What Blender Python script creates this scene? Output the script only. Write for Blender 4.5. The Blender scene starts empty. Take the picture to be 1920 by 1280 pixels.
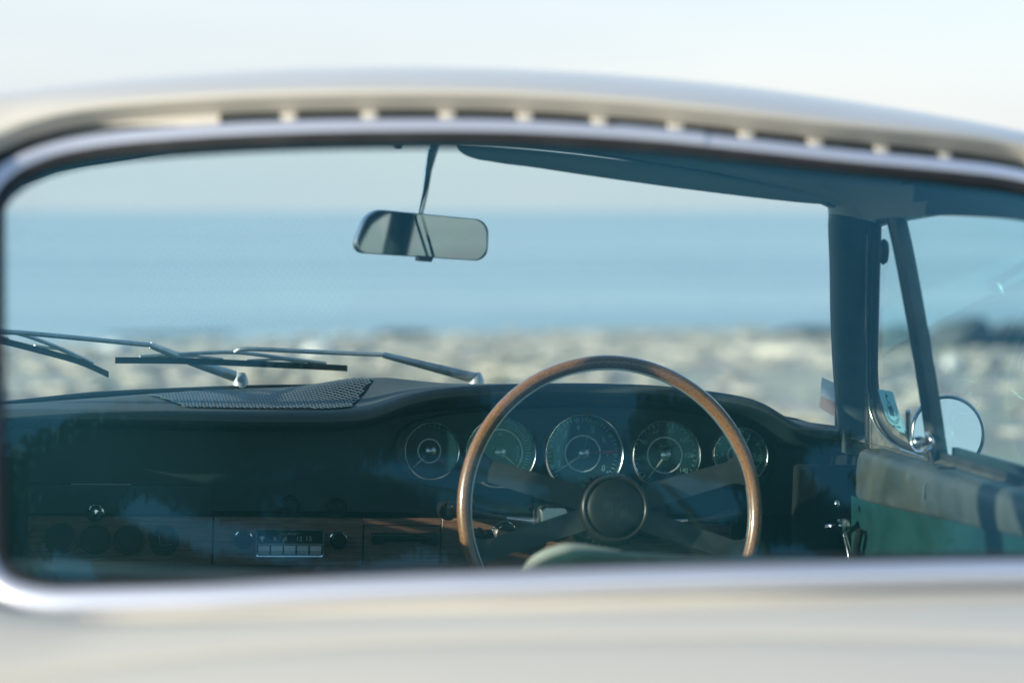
import bpy, bmesh, math, random
import numpy as np
from mathutils import Vector, Matrix, noise

random.seed(7)
scene = bpy.context.scene
col = scene.collection
PI = math.pi
R = math.radians

# ------------------------------------------------------------------ camera
cam_d = bpy.data.cameras.new('camera')
cam_d.lens = 78.0
cam_d.sensor_width = 36.0
cam_d.clip_start = 0.05
cam_d.clip_end = 20000
cam_d.dof.use_dof = True
cam_d.dof.focus_distance = 3.30
cam_d.dof.aperture_fstop = 2.5
cam = bpy.data.objects.new('camera', cam_d)
col.objects.link(cam)
cam.location = (-0.4136, -2.9849, 1.1455)
cam.rotation_euler = Vector((0.18192, 0.98155, -0.05879)).to_track_quat('-Z', 'Y').to_euler()
scene.camera = cam

# ------------------------------------------------------------------ world and sun
SUN_DIR = Vector((-0.94, -0.22, 0.24)).normalized()        # towards the sun
sun_el = math.asin(SUN_DIR.z)
sun_rot = math.atan2(SUN_DIR.x, SUN_DIR.y)
world = bpy.data.worlds.new('World')
scene.world = world
world.use_nodes = True
wn = world.node_tree.nodes
wl = world.node_tree.links
wn.clear()
w_out = wn.new('ShaderNodeOutputWorld')
w_bg = wn.new('ShaderNodeBackground')
w_bg.inputs['Strength'].default_value = 0.15
sky = wn.new('ShaderNodeTexSky')
sky.sky_type = 'NISHITA'
sky.sun_disc = False
sky.sun_elevation = sun_el
sky.sun_rotation = sun_rot
sky.air_density = 1.0
sky.dust_density = 0.5
sky.ozone_density = 2.0
# thin streaky cloud veil
w_tc = wn.new('ShaderNodeTexCoord')
w_mp = wn.new('ShaderNodeMapping')
w_mp.inputs['Scale'].default_value = (1.0, 1.0, 5.0)
w_mp.inputs['Rotation'].default_value = (0.0, 0.12, 0.0)
w_nz = wn.new('ShaderNodeTexNoise')
w_nz.inputs['Scale'].default_value = 2.2
w_nz.inputs['Detail'].default_value = 6.0
w_nz.inputs['Roughness'].default_value = 0.55
w_rp = wn.new('ShaderNodeValToRGB')
w_rp.color_ramp.elements[0].position = 0.40
w_rp.color_ramp.elements[0].color = (0.0, 0.0, 0.0, 1)
w_rp.color_ramp.elements[1].position = 0.72
w_rp.color_ramp.elements[1].color = (1, 1, 1, 1)
w_mx = wn.new('ShaderNodeMix')
w_mx.data_type = 'RGBA'
w_mx.inputs['B'].default_value = (2.60, 2.70, 2.92, 1)
w_r2 = wn.new('ShaderNodeValToRGB')
w_r2.color_ramp.elements[0].position = 0.38
w_r2.color_ramp.elements[0].color = (0.800, 0.845, 0.950, 1)
w_r2.color_ramp.elements[1].position = 0.62
w_r2.color_ramp.elements[1].color = (0.930, 0.930, 0.975, 1)
w_sc = wn.new('ShaderNodeVectorMath'); w_sc.operation = 'SCALE'
w_sc.inputs['Scale'].default_value = 3.05
wl.new(w_nz.outputs['Fac'], w_r2.inputs['Fac'])
wl.new(w_r2.outputs['Color'], w_sc.inputs[0])
wl.new(w_sc.outputs['Vector'], w_mx.inputs['B'])
wl.new(w_tc.outputs['Generated'], w_mp.inputs['Vector'])
wl.new(w_mp.outputs['Vector'], w_nz.inputs['Vector'])
wl.new(w_nz.outputs['Fac'], w_rp.inputs['Fac'])
w_sp = wn.new('ShaderNodeSeparateXYZ')
w_hz = wn.new('ShaderNodeMapRange')
w_hz.inputs['From Min'].default_value = 0.0
w_hz.inputs['From Max'].default_value = 0.45
w_hz.inputs['To Min'].default_value = 1.0
w_hz.inputs['To Max'].default_value = 0.0
w_mu = wn.new('ShaderNodeMath'); w_mu.operation = 'MULTIPLY_ADD'
w_mu.inputs[2].default_value = 0.0
w_ad = wn.new('ShaderNodeMath'); w_ad.operation = 'MAXIMUM'
wl.new(w_tc.outputs['Generated'], w_sp.inputs['Vector'])
wl.new(w_sp.outputs['Z'], w_hz.inputs['Value'])
wl.new(w_rp.outputs['Color'], w_mu.inputs[0])
wl.new(w_hz.outputs['Result'], w_mu.inputs[1])
w_h2 = wn.new('ShaderNodeMath'); w_h2.operation = 'MULTIPLY'; w_h2.inputs[1].default_value = 0.93
wl.new(w_hz.outputs['Result'], w_h2.inputs[0])
wl.new(w_mu.outputs[0], w_ad.inputs[0])
wl.new(w_h2.outputs[0], w_ad.inputs[1])
wl.new(w_ad.outputs[0], w_mx.inputs['Factor'])
wl.new(sky.outputs['Color'], w_mx.inputs['A'])
wl.new(w_mx.outputs['Result'], w_bg.inputs['Color'])
wl.new(w_bg.outputs['Background'], w_out.inputs['Surface'])

sun_l = bpy.data.lights.new('sun', 'SUN')
sun_l.energy = 4.3
sun_l.angle = R(0.5)
sun_l.color = (1.0, 0.90, 0.76)
sun = bpy.data.objects.new('sun', sun_l)
col.objects.link(sun)
sun.location = (-20, -12, 8)
sun.rotation_euler = SUN_DIR.to_track_quat('Z', 'Y').to_euler()

scene.view_settings.view_transform = 'Standard'
scene.view_settings.look = 'None'
scene.view_settings.gamma = 1.0
scene.view_settings.exposure = 1.0
scene.render.engine = 'CYCLES'
scene.cycles.use_denoising = True
scene.cycles.max_bounces = 10
scene.cycles.transparent_max_bounces = 16
scene.cycles.glossy_bounces = 5
scene.cycles.caustics_reflective = False
scene.cycles.caustics_refractive = False

# ------------------------------------------------------------------ materials
MAT = {}


def mat(name, base, rough=0.5, metal=0.0, coat=0.0, spec=0.5, bump=None, vary=None, sheen=0.0):
    """Principled material; vary = (scale, second colour, lo, hi) noise mix, bump = (scale, strength, distance)."""
    m = bpy.data.materials.new(name)
    m.use_nodes = True
    nt = m.node_tree
    b = nt.nodes['Principled BSDF']
    b.inputs['Base Color'].default_value = (*base, 1)
    b.inputs['Roughness'].default_value = rough
    b.inputs['Metallic'].default_value = metal
    b.inputs['Coat Weight'].default_value = coat
    b.inputs['Coat Roughness'].default_value = 0.06
    b.inputs['Specular IOR Level'].default_value = spec
    tc = nt.nodes.new('ShaderNodeTexCoord')
    if vary:
        nz = nt.nodes.new('ShaderNodeTexNoise')
        nz.inputs['Scale'].default_value = vary[0]
        nz.inputs['Detail'].default_value = 8
        nz.inputs['Roughness'].default_value = 0.6
        rp = nt.nodes.new('ShaderNodeValToRGB')
        rp.color_ramp.elements[0].position = vary[2]
        rp.color_ramp.elements[0].color = (*base, 1)
        rp.color_ramp.elements[1].position = vary[3]
        rp.color_ramp.elements[1].color = (*vary[1], 1)
        nt.links.new(tc.outputs['Object'], nz.inputs['Vector'])
        nt.links.new(nz.outputs['Fac'], rp.inputs['Fac'])
        nt.links.new(rp.outputs['Color'], b.inputs['Base Color'])
        rr = nt.nodes.new('ShaderNodeMapRange')
        rr.inputs['To Min'].default_value = max(0.03, rough - 0.08)
        rr.inputs['To Max'].default_value = min(1.0, rough + 0.12)
        nt.links.new(nz.outputs['Fac'], rr.inputs['Value'])
        nt.links.new(rr.outputs['Result'], b.inputs['Roughness'])
    if bump:
        nz2 = nt.nodes.new('ShaderNodeTexNoise')
        nz2.inputs['Scale'].default_value = bump[0]
        nz2.inputs['Detail'].default_value = 4
        bp = nt.nodes.new('ShaderNodeBump')
        bp.inputs['Strength'].default_value = bump[1]
        bp.inputs['Distance'].default_value = bump[2]
        nt.links.new(tc.outputs['Object'], nz2.inputs['Vector'])
        nt.links.new(nz2.outputs['Fac'], bp.inputs['Height'])
        nt.links.new(bp.outputs['Normal'], b.inputs['Normal'])
    MAT[name] = m
    return m


def wood(name, dark, light, scale, rough, coat, stretch):
    m = bpy.data.materials.new(name)
    m.use_nodes = True
    nt = m.node_tree
    b = nt.nodes['Principled BSDF']
    b.inputs['Roughness'].default_value = rough
    b.inputs['Coat Weight'].default_value = coat
    b.inputs['Coat Roughness'].default_value = 0.08
    tc = nt.nodes.new('ShaderNodeTexCoord')
    mp = nt.nodes.new('ShaderNodeMapping')
    mp.inputs['Scale'].default_value = stretch
    nz = nt.nodes.new('ShaderNodeTexNoise')
    nz.inputs['Scale'].default_value = scale
    nz.inputs['Detail'].default_value = 9
    nz.inputs['Roughness'].default_value = 0.65
    nz.inputs['Distortion'].default_value = 0.6
    rp = nt.nodes.new('ShaderNodeValToRGB')
    rp.color_ramp.elements[0].position = 0.34
    rp.color_ramp.elements[0].color = (*dark, 1)
    rp.color_ramp.elements[1].position = 0.66
    rp.color_ramp.elements[1].color = (*light, 1)
    nt.links.new(tc.outputs['UV'] if name == 'rim_wood' else tc.outputs['Object'], mp.inputs['Vector'])
    nt.links.new(mp.outputs['Vector'], nz.inputs['Vector'])
    nt.links.new(nz.outputs['Fac'], rp.inputs['Fac'])
    nt.links.new(rp.outputs['Color'], b.inputs['Base Color'])
    MAT[name] = m
    return m


def glass(name, tint, gain=1.9, rough=0.0, haze=0.0):
    """Thin sheet: Schlick reflection of both faces over a tinted see-through body."""
    m = bpy.data.materials.new(name)
    m.use_nodes = True
    nt = m.node_tree
    nt.nodes.clear()
    out = nt.nodes.new('ShaderNodeOutputMaterial')
    tr = nt.nodes.new('ShaderNodeBsdfTransparent')
    tr.inputs['Color'].default_value = (*tint, 1)
    gl = nt.nodes.new('ShaderNodeBsdfGlossy')
    gl.inputs['Color'].default_value = (0.38, 1.0, 0.98, 1)
    gl.inputs['Roughness'].default_value = rough
    geo = nt.nodes.new('ShaderNodeNewGeometry')
    dot = nt.nodes.new('ShaderNodeVectorMath')
    dot.operation = 'DOT_PRODUCT'
    ab = nt.nodes.new('ShaderNodeMath'); ab.operation = 'ABSOLUTE'
    on = nt.nodes.new('ShaderNodeMath'); on.operation = 'SUBTRACT'; on.inputs[0].default_value = 1.0
    pw = nt.nodes.new('ShaderNodeMath'); pw.operation = 'POWER'; pw.inputs[1].default_value = 5.0
    ml = nt.nodes.new('ShaderNodeMath'); ml.operation = 'MULTIPLY_ADD'
    ml.inputs[1].default_value = 0.96 * gain; ml.inputs[2].default_value = 0.04 * gain
    ml.use_clamp = True
    mx = nt.nodes.new('ShaderNodeMixShader')
    L = nt.links
    L.new(geo.outputs['Incoming'], dot.inputs[0]); L.new(geo.outputs['Normal'], dot.inputs[1])
    L.new(dot.outputs['Value'], ab.inputs[0]); L.new(ab.outputs[0], on.inputs[1])
    L.new(on.outputs[0], pw.inputs[0]); L.new(pw.outputs[0], ml.inputs[0])
    L.new(ml.outputs[0], mx.inputs['Fac']); L.new(tr.outputs[0], mx.inputs[1]); L.new(gl.outputs[0], mx.inputs[2])
    if haze:
        # patchy teal haze painted onto the pane in place of reflected sky
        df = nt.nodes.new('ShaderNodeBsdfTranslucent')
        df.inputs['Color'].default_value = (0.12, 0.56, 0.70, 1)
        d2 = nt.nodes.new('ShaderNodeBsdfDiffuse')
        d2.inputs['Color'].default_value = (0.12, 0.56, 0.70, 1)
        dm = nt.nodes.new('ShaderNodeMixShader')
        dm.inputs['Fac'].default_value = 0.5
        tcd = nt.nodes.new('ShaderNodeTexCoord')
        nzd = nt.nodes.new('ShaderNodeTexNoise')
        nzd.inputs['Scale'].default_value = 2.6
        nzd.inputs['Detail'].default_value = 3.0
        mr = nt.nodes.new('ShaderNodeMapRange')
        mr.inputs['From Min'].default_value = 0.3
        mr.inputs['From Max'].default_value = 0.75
        mr.inputs['To Min'].default_value = haze * 0.25
        mr.inputs['To Max'].default_value = haze * 1.8
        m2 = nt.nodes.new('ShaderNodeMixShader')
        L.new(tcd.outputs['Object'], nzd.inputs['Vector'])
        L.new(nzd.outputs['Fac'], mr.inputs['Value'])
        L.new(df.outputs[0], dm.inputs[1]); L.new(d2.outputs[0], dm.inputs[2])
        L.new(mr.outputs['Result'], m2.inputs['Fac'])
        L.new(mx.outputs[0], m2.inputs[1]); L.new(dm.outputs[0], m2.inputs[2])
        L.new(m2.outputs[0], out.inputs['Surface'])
    else:
        L.new(mx.outputs[0], out.inputs['Surface'])
    MAT[name] = m
    return m


mat('paint', (0.65, 0.615, 0.515), 0.36, coat=0.6, vary=(3.0, (0.62, 0.59, 0.495), 0.35, 0.7))
mat('chrome', (0.80, 0.80, 0.80), 0.10, 1.0)
mat('satin_metal', (0.62, 0.64, 0.66), 0.30, 1.0, vary=(60, (0.45, 0.47, 0.48), 0.4, 0.75))
mat('trim_aluminium', (0.83, 0.85, 0.90), 0.40, 0.7)
mat('rubber', (0.016, 0.017, 0.018), 0.55, vary=(25, (0.03, 0.03, 0.03), 0.45, 0.7))
mat('black_vinyl', (0.008, 0.020, 0.023), 0.48, bump=(900, 0.25, 0.0008), vary=(14, (0.014, 0.031, 0.034), 0.42, 0.75))
mat('worn_vinyl', (0.032, 0.042, 0.041), 0.46, bump=(700, 0.3, 0.0008), vary=(16, (0.076, 0.080, 0.072), 0.40, 0.74))
mat('panel_vinyl', (0.012, 0.032, 0.034), 0.5, bump=(1200, 0.2, 0.0006))
mat('dash_top_vinyl', (0.048, 0.062, 0.065), 0.55, bump=(800, 0.3, 0.0008), vary=(9, (0.075, 0.08, 0.08), 0.4, 0.75))
mat('green_vinyl', (0.003, 0.028, 0.029), 0.45, bump=(600, 0.2, 0.0006), vary=(9, (0.008, 0.050, 0.048), 0.38, 0.72))
mat('seat_green', (0.014, 0.046, 0.034), 0.5, bump=(500, 0.2, 0.0008), vary=(10, (0.02, 0.06, 0.042), 0.4, 0.7))
mat('piping', (0.45, 0.44, 0.38), 0.5)
mat('headliner', (0.66, 0.66, 0.62), 0.85, bump=(700, 0.2, 0.0006))
mat('visor_vinyl', (0.52, 0.58, 0.60), 0.6, bump=(500, 0.2, 0.0006))
mat('carpet', (0.02, 0.021, 0.02), 0.95)
mat('black_plastic', (0.012, 0.012, 0.013), 0.22)
mat('matt_black', (0.008, 0.009, 0.009), 0.8, spec=0.12)
mat('slot_dark', (0.13, 0.092, 0.074), 0.8)
mat('bezel_metal', (0.94, 0.96, 0.96), 0.24, 0.9)
mat('dial_black', (0.013, 0.017, 0.017), 0.45)
mat('dial_print', (0.42, 0.68, 0.58), 0.6)
mat('dial_green', (0.02, 0.32, 0.16), 0.6)
mat('dial_red', (0.45, 0.03, 0.03), 0.5)
mat('needle_cream', (0.62, 0.58, 0.50), 0.45)
mat('radio_black', (0.012, 0.016, 0.017), 0.25)
mat('radio_print', (0.62, 0.68, 0.66), 0.6)
mat('radio_key', (0.84, 0.85, 0.80), 0.35)
mat('spoke_black', (0.032, 0.038, 0.037), 0.42, bump=(300, 0.15, 0.0006), vary=(40, (0.055, 0.060, 0.055), 0.45, 0.75))
mat('horn_pad', (0.010, 0.013, 0.013), 0.42, bump=(900, 0.15, 0.0005))
mat('olive_metal', (0.30, 0.29, 0.24), 0.28, 1.0)
mat('tyre', (0.02, 0.02, 0.02), 0.85)
mat('stripe_pale', (0.62, 0.74, 0.74), 0.4)
mat('mirror', (0.86, 0.90, 0.90), 0.015, 1.0)
mat('sticker_blue', (0.30, 0.62, 0.66), 0.5)
mat('sticker_ink', (0.02, 0.05, 0.06), 0.6)
mat('sticker_white', (0.72, 0.72, 0.66), 0.6)
mat('sticker_pink', (0.72, 0.56, 0.52), 0.6)
mat('lamp_red', (0.4, 0.02, 0.02), 0.15, coat=1.0)
mat('lamp_glass', (0.75, 0.78, 0.8), 0.08, coat=1.0)
mat('grille_metal', (0.22, 0.24, 0.23), 0.38, 0.7)
mat('sill_dusty', (0.085, 0.078, 0.062), 0.7, bump=(500, 0.4, 0.001), vary=(60, (0.19, 0.175, 0.14), 0.42, 0.7))
mat('bar_metal', (0.06, 0.066, 0.064), 0.3, 0.5, vary=(30, (0.10, 0.10, 0.092), 0.45, 0.75))
mat('ring_print', (0.90, 0.93, 0.92), 0.4)
mat('crest_press', (0.026, 0.031, 0.031), 0.30)
mat('hub_metal', (0.62, 0.66, 0.66), 0.28, 1.0)
mat('mirror_dim', (0.78, 0.82, 0.80), 0.03, 1.0)
mat('cap_brown', (0.055, 0.038, 0.028), 0.35, vary=(30, (0.03, 0.03, 0.028), 0.4, 0.7))
mat('core_metal', (0.50, 0.50, 0.46), 0.30, 0.8)
mat('rib_metal', (0.10, 0.10, 0.09), 0.25, 0.8)
mat('horn_rim', (0.022, 0.020, 0.018), 0.35, 0.0)
mat('housing_metal', (0.34, 0.33, 0.28), 0.24, 0.85)
mat('wiper_metal', (0.5, 0.53, 0.53), 0.42, 0.6, vary=(50, (0.34, 0.36, 0.36), 0.4, 0.7))
for nm_ in ('sticker_blue', 'sticker_white', 'sticker_pink'):
    # thin paper: daylight behind shines through it
    nt_ = MAT[nm_].node_tree
    b_ = nt_.nodes['Principled BSDF']
    tl_ = nt_.nodes.new('ShaderNodeBsdfTranslucent')
    tl_.inputs['Color'].default_value = b_.inputs['Base Color'].default_value
    mx_ = nt_.nodes.new('ShaderNodeMixShader')
    mx_.inputs['Fac'].default_value = 0.6
    nt_.links.new(b_.outputs[0], mx_.inputs[1])
    nt_.links.new(tl_.outputs[0], mx_.inputs[2])
    nt_.links.new(mx_.outputs[0], nt_.nodes['Material Output'].inputs['Surface'])
wood('rim_wood', (0.13, 0.050, 0.020), (0.36, 0.165, 0.065), 5.0, 0.30, 1.0, (60, 6, 6))
wood('veneer', (0.15, 0.070, 0.044), (0.31, 0.155, 0.095), 9.0, 0.45, 0.25, (2, 20, 26))
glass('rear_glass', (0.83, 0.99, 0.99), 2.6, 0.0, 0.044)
glass('wind_glass', (0.99, 0.99, 0.98), 0.8, 0.0, 0.006)
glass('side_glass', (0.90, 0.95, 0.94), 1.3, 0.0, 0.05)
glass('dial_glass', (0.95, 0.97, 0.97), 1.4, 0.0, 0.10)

# ------------------------------------------------------------------ mesh helpers


def mesh_obj(name, verts, faces, m, parent=None, smooth=35, uv=None):
    me = bpy.data.meshes.new(name)
    me.from_pydata([tuple(v) for v in verts], [], [tuple(f) for f in faces])
    me.update()
    if uv is not None:
        ul = me.uv_layers.new(name='UVMap')
        for lp in me.loops:
            ul.data[lp.index].uv = uv[lp.vertex_index]
    if smooth:
        me.polygons.foreach_set('use_smooth', [True] * len(me.polygons))
        me.set_sharp_from_angle(angle=R(smooth))
    me.materials.append(MAT[m] if isinstance(m, str) else m)
    o = bpy.data.objects.new(name, me)
    col.objects.link(o)
    if parent is not None:
        o.parent = parent
    return o


class B:
    """Collects verts/faces for one mesh."""

    def __init__(s):
        s.v = []
        s.f = []

    def add(s, v, f):
        k = len(s.v)
        s.v += [Vector(p) for p in v]
        s.f += [tuple(i + k for i in q) for q in f]
        return s

    def grid(s, rows, closed_u=False, closed_v=False):
        n = len(rows); m = len(rows[0]); f = []
        for i in range(n if closed_v else n - 1):
            for j in range(m if closed_u else m - 1):
                a, b = i, (i + 1) % n
                c, d = j, (j + 1) % m
                f.append((a * m + c, a * m + d, b * m + d, b * m + c))
        return s.add([p for r in rows for p in r], f)

    def box(s, c, size, rot=None):
        sx, sy, sz = (q / 2 for q in size)
        vs = [Vector((x, y, z)) for x in (-sx, sx) for y in (-sy, sy) for z in (-sz, sz)]
        if rot is not None:
            vs = [rot @ q for q in vs]
        vs = [q + Vector(c) for q in vs]
        return s.add(vs, [(0, 1, 3, 2), (4, 6, 7, 5), (0, 4, 5, 1), (2, 3, 7, 6), (0, 2, 6, 4), (1, 5, 7, 3)])

    def tube(s, path, r, n=10, closed=False, caps=True, up=None, flat=1.0):
        P = [Vector(p) for p in path]
        N = len(P)
        rr = r if isinstance(r, (list, tuple)) else [r] * N
        rings = []
        prev = Vector(up) if up is not None else None
        for i in range(N):
            if closed:
                t = P[(i + 1) % N] - P[i - 1]
            else:
                t = P[min(i + 1, N - 1)] - P[max(i - 1, 0)]
            t.normalize()
            if prev is None:
                a = Vector((0, 0, 1)) if abs(t.z) < .9 else Vector((1, 0, 0))
            else:
                a = prev
            x = a - t * a.dot(t)
            x.normalize()
            y = t.cross(x)
            prev = Vector(up) if up is not None else x
            rings.append([P[i] + x * math.cos(q) * rr[i] + y * math.sin(q) * rr[i] * flat for q in [2 * PI * k / n for k in range(n)]])
        k = len(s.v)
        s.grid(rings, closed_u=True, closed_v=closed)
        if caps and not closed:
            s.f.append(tuple(k + j for j in range(n))[::-1])
            s.f.append(tuple(k + (N - 1) * n + j for j in range(n)))
        return s

    def sweep(s, path, prof, frames, closed=False):
        """prof: list of (a, b); frames: list of (ea, eb) per path point."""
        rows = [[Vector(p) + fr[0] * a + fr[1] * b for a, b in prof] for p, fr in zip(path, frames)]
        return s.grid(rows, closed_u=True, closed_v=closed)

    def lathe(s, prof, c, ex, ey, n, seg=48):
        """prof: list of (radius, height along n)."""
        rows = []
        for r_, h in prof:
            rows.append([Vector(c) + (ex * math.cos(q) + ey * math.sin(q)) * r_ + n * h for q in [2 * PI * k / seg for k in range(seg)]])
        return s.grid(rows, closed_u=True)

    def plate(s, pts, d):
        """extruded polygon: pts 3D, d offset vector."""
        P = [Vector(p) for p in pts]; n = len(P); d = Vector(d)
        f = [tuple(range(n)), tuple(range(2 * n - 1, n - 1, -1))] + [(i, i + n, (i + 1) % n + n, (i + 1) % n) for i in range(n)]
        return s.add(P + [p + d for p in P], f)

    def obj(s, name, m, parent=None, smooth=35, uv=None):
        return mesh_obj(name, s.v, s.f, m, parent, smooth, uv)


def crom(pts, n=8, closed=False):
    """Catmull-Rom through pts."""
    P = [Vector(p) for p in pts]
    out = []
    N = len(P)
    for i in range(N if closed else N - 1):
        p1, p2 = P[i], P[(i + 1) % N]
        p0 = P[i - 1] if (closed or i > 0) else p1 * 2 - p2
        p3 = P[(i + 2) % N] if (closed or i + 2 < N) else p2 * 2 - p1
        for k in range(n):
            t = k / n
            out.append(0.5 * ((2 * p1) + (p2 - p0) * t + (2 * p0 - 5 * p1 + 4 * p2 - p3) * t * t + (3 * p1 - p0 - 3 * p2 + p3) * t ** 3))
    if not closed:
        out.append(P[-1].copy())
    return out


def resample(P, n):
    P = [Vector(p) for p in P]
    d = [0.0]
    for a, b in zip(P, P[1:]):
        d.append(d[-1] + (b - a).length)
    out = []
    j = 0
    for k in range(n):
        t = d[-1] * k / (n - 1)
        while j < len(P) - 2 and d[j + 1] < t:
            j += 1
        q = (t - d[j]) / max(1e-9, d[j + 1] - d[j])
        out.append(P[j].lerp(P[j + 1], min(1, q)))
    return out


def bevel(o, w=0.002, seg=2, angle=40):
    md = o.modifiers.new('bevel', 'BEVEL')
    md.width = w
    md.segments = seg
    md.limit_method = 'ANGLE'
    md.angle_limit = R(angle)
    md.harden_normals = False
    return o


def rrect(w, h, r, n=5):
    """rounded rectangle outline (a, b)."""
    out = []
    for cx, cy, a0 in ((w / 2 - r, h / 2 - r, 0), (-w / 2 + r, h / 2 - r, 90), (-w / 2 + r, -h / 2 + r, 180), (w / 2 - r, -h / 2 + r, 270)):
        for k in range(n + 1):
            a = R(a0 + 90 * k / n)
            out.append((cx + r * math.cos(a), cy + r * math.sin(a)))
    return out


def text_obj(name, body, size, m, parent, origin, ex, ey, extrude=0.0):
    cu = bpy.data.curves.new(name, 'FONT')
    cu.body = body
    cu.size = size
    cu.align_x = 'CENTER'
    cu.align_y = 'CENTER'
    cu.extrude = extrude
    cu.resolution_u = 3
    tmp = bpy.data.objects.new(name, cu)
    col.objects.link(tmp)
    me = bpy.data.meshes.new_from_object(tmp)
    bpy.data.objects.remove(tmp)
    bpy.data.curves.remove(cu)
    n = ex.cross(ey)
    for v in me.vertices:
        v.co = Vector(origin) + ex * v.co.x + ey * v.co.y + n * v.co.z
    me.materials.clear()
    me.materials.append(MAT[m])
    me.name = name
    o = bpy.data.objects.new(name, me)
    col.objects.link(o)
    o.parent = parent
    return o


def tag(o, label, cat=None, group=None, kind=None):
    if label:
        o['label'] = label
    if cat:
        o['category'] = cat
    if group:
        o['group'] = group
    if kind:
        o['kind'] = kind
    return o


X, Y, Z = Vector((1, 0, 0)), Vector((0, 1, 0)), Vector((0, 0, 1))
TILT = 1.8                                                   # the car leans a little to its right on the slope

# ------------------------------------------------------------------ ground, sea, shore
def ground_z(x, y):
    # parking slope falls to the right, then the beach drops to the sea beyond about 50 m
    near = math.exp(-((x / 14) ** 2 + (y / 12) ** 2))
    z = -x * math.tan(R(TILT)) * near
    t = min(1, max(0, (y - 6) / 46))
    z -= 1.75 * (t * t * (3 - 2 * t))
    if y > 52:
        z -= .05 * (y - 52)
    far = min(1, max(0, (y - 4) / 8))
    n1 = noise.noise(Vector((x * .08, y * .16, 1.3))) * .12 + noise.noise(Vector((x * .25, y * .6, 4.1))) * .04
    z += n1 * far
    return z


b = B()
xs = [-900, -400, -180, -90] + [-60 + 1.2 * k for k in range(0, 101)] + [90, 180, 400, 900]
ysg = [-900, -300, -100, -40, -20, -12, -8] + [-6 + .8 * k for k in range(0, 92)] + [72, 85]
b.grid([[Vector((x, y, ground_z(x, y))) for x in xs] for y in ysg])
m = bpy.data.materials.new('beach')
m.use_nodes = True
nt = m.node_tree
bs = nt.nodes['Principled BSDF']
bs.inputs['Roughness'].default_value = 0.95
tc = nt.nodes.new('ShaderNodeTexCoord')
vo = nt.nodes.new('ShaderNodeTexVoronoi'); vo.inputs['Scale'].default_value = 4.0
nz = nt.nodes.new('ShaderNodeTexNoise'); nz.inputs['Scale'].default_value = 0.45; nz.inputs['Detail'].default_value = 8
r1 = nt.nodes.new('ShaderNodeValToRGB')
r1.color_ramp.elements[0].color = (0.36, 0.315, 0.245, 1); r1.color_ramp.elements[0].position = 0.35
r1.color_ramp.elements[1].color = (0.60, 0.53, 0.43, 1); r1.color_ramp.elements[1].position = 0.65
mx = nt.nodes.new('ShaderNodeMix'); mx.data_type = 'RGBA'; mx.blend_type = 'MULTIPLY'; mx.inputs['Factor'].default_value = 0.25
ms_ = nt.nodes.new('ShaderNodeMapping'); ms_.inputs['Scale'].default_value = (0.22, 1.0, 1.0)
nt.links.new(tc.outputs['Object'], ms_.inputs['Vector'])
nt.links.new(tc.outputs['Object'], vo.inputs['Vector']); nt.links.new(ms_.outputs['Vector'], nz.inputs['Vector'])
nt.links.new(nz.outputs['Fac'], r1.inputs['Fac'])
nt.links.new(r1.outputs['Color'], mx.inputs['A']); nt.links.new(vo.outputs['Color'], mx.inputs['B'])
# worn olive grass where the car is parked, bare stones towards the water
sp = nt.nodes.new('ShaderNodeSeparateXYZ')
ng = nt.nodes.new('ShaderNodeTexNoise'); ng.inputs['Scale'].default_value = 0.6; ng.inputs['Detail'].default_value = 6
ma = nt.nodes.new('ShaderNodeMath'); ma.operation = 'MULTIPLY_ADD'; ma.inputs[1].default_value = 5.0
gm = nt.nodes.new('ShaderNodeMapRange'); gm.inputs['From Min'].default_value = 7.0; gm.inputs['From Max'].default_value = 9.5
g3 = nt.nodes.new('ShaderNodeMix'); g3.data_type = 'RGBA'
g3.inputs['A'].default_value = (0.075, 0.080, 0.045, 1)
nt.links.new(tc.outputs['Object'], sp.inputs['Vector']); nt.links.new(tc.outputs['Object'], ng.inputs['Vector'])
ln = nt.nodes.new('ShaderNodeVectorMath'); ln.operation = 'LENGTH'
nt.links.new(tc.outputs['Object'], ln.inputs[0])
nt.links.new(ng.outputs['Fac'], ma.inputs[0]); nt.links.new(ln.outputs['Value'], ma.inputs[2])
nt.links.new(ma.outputs[0], gm.inputs['Value']); nt.links.new(gm.outputs['Result'], g3.inputs['Factor'])
nt.links.new(mx.outputs['Result'], g3.inputs['B'])
nt.links.new(g3.outputs['Result'], bs.inputs['Base Color'])
bp = nt.nodes.new('ShaderNodeBump'); bp.inputs['Strength'].default_value = 0.3; bp.inputs['Distance'].default_value = 0.03
nt.links.new(vo.outputs['Distance'], bp.inputs['Height']); nt.links.new(bp.outputs['Normal'], bs.inputs['Normal'])
MAT['beach'] = m
gr_o = b.obj('beach', 'beach', None, 60)
tag(gr_o, 'stony beige beach between the car and the sea', kind='structure')

# sea
m = bpy.data.materials.new('sea_water')
m.use_nodes = True
nt = m.node_tree
bs = nt.nodes['Principled BSDF']
bs.inputs['Base Color'].default_value = (0.24, 0.43, 0.49, 1)
bs.inputs['Roughness'].default_value = 0.22
bs.inputs['IOR'].default_value = 1.33
tc = nt.nodes.new('ShaderNodeTexCoord')
mp = nt.nodes.new('ShaderNodeMapping'); mp.inputs['Scale'].default_value = (0.25, 1.0, 1.0)
nz = nt.nodes.new('ShaderNodeTexNoise'); nz.inputs['Scale'].default_value = 0.35; nz.inputs['Detail'].default_value = 7
bp = nt.nodes.new('ShaderNodeBump'); bp.inputs['Strength'].default_value = 1.0; bp.inputs['Distance'].default_value = 0.6
nt.links.new(tc.outputs['Object'], mp.inputs['Vector']); nt.links.new(mp.outputs['Vector'], nz.inputs['Vector'])
nt.links.new(nz.outputs['Fac'], bp.inputs['Height']); nt.links.new(bp.outputs['Normal'], bs.inputs['Normal'])
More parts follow.
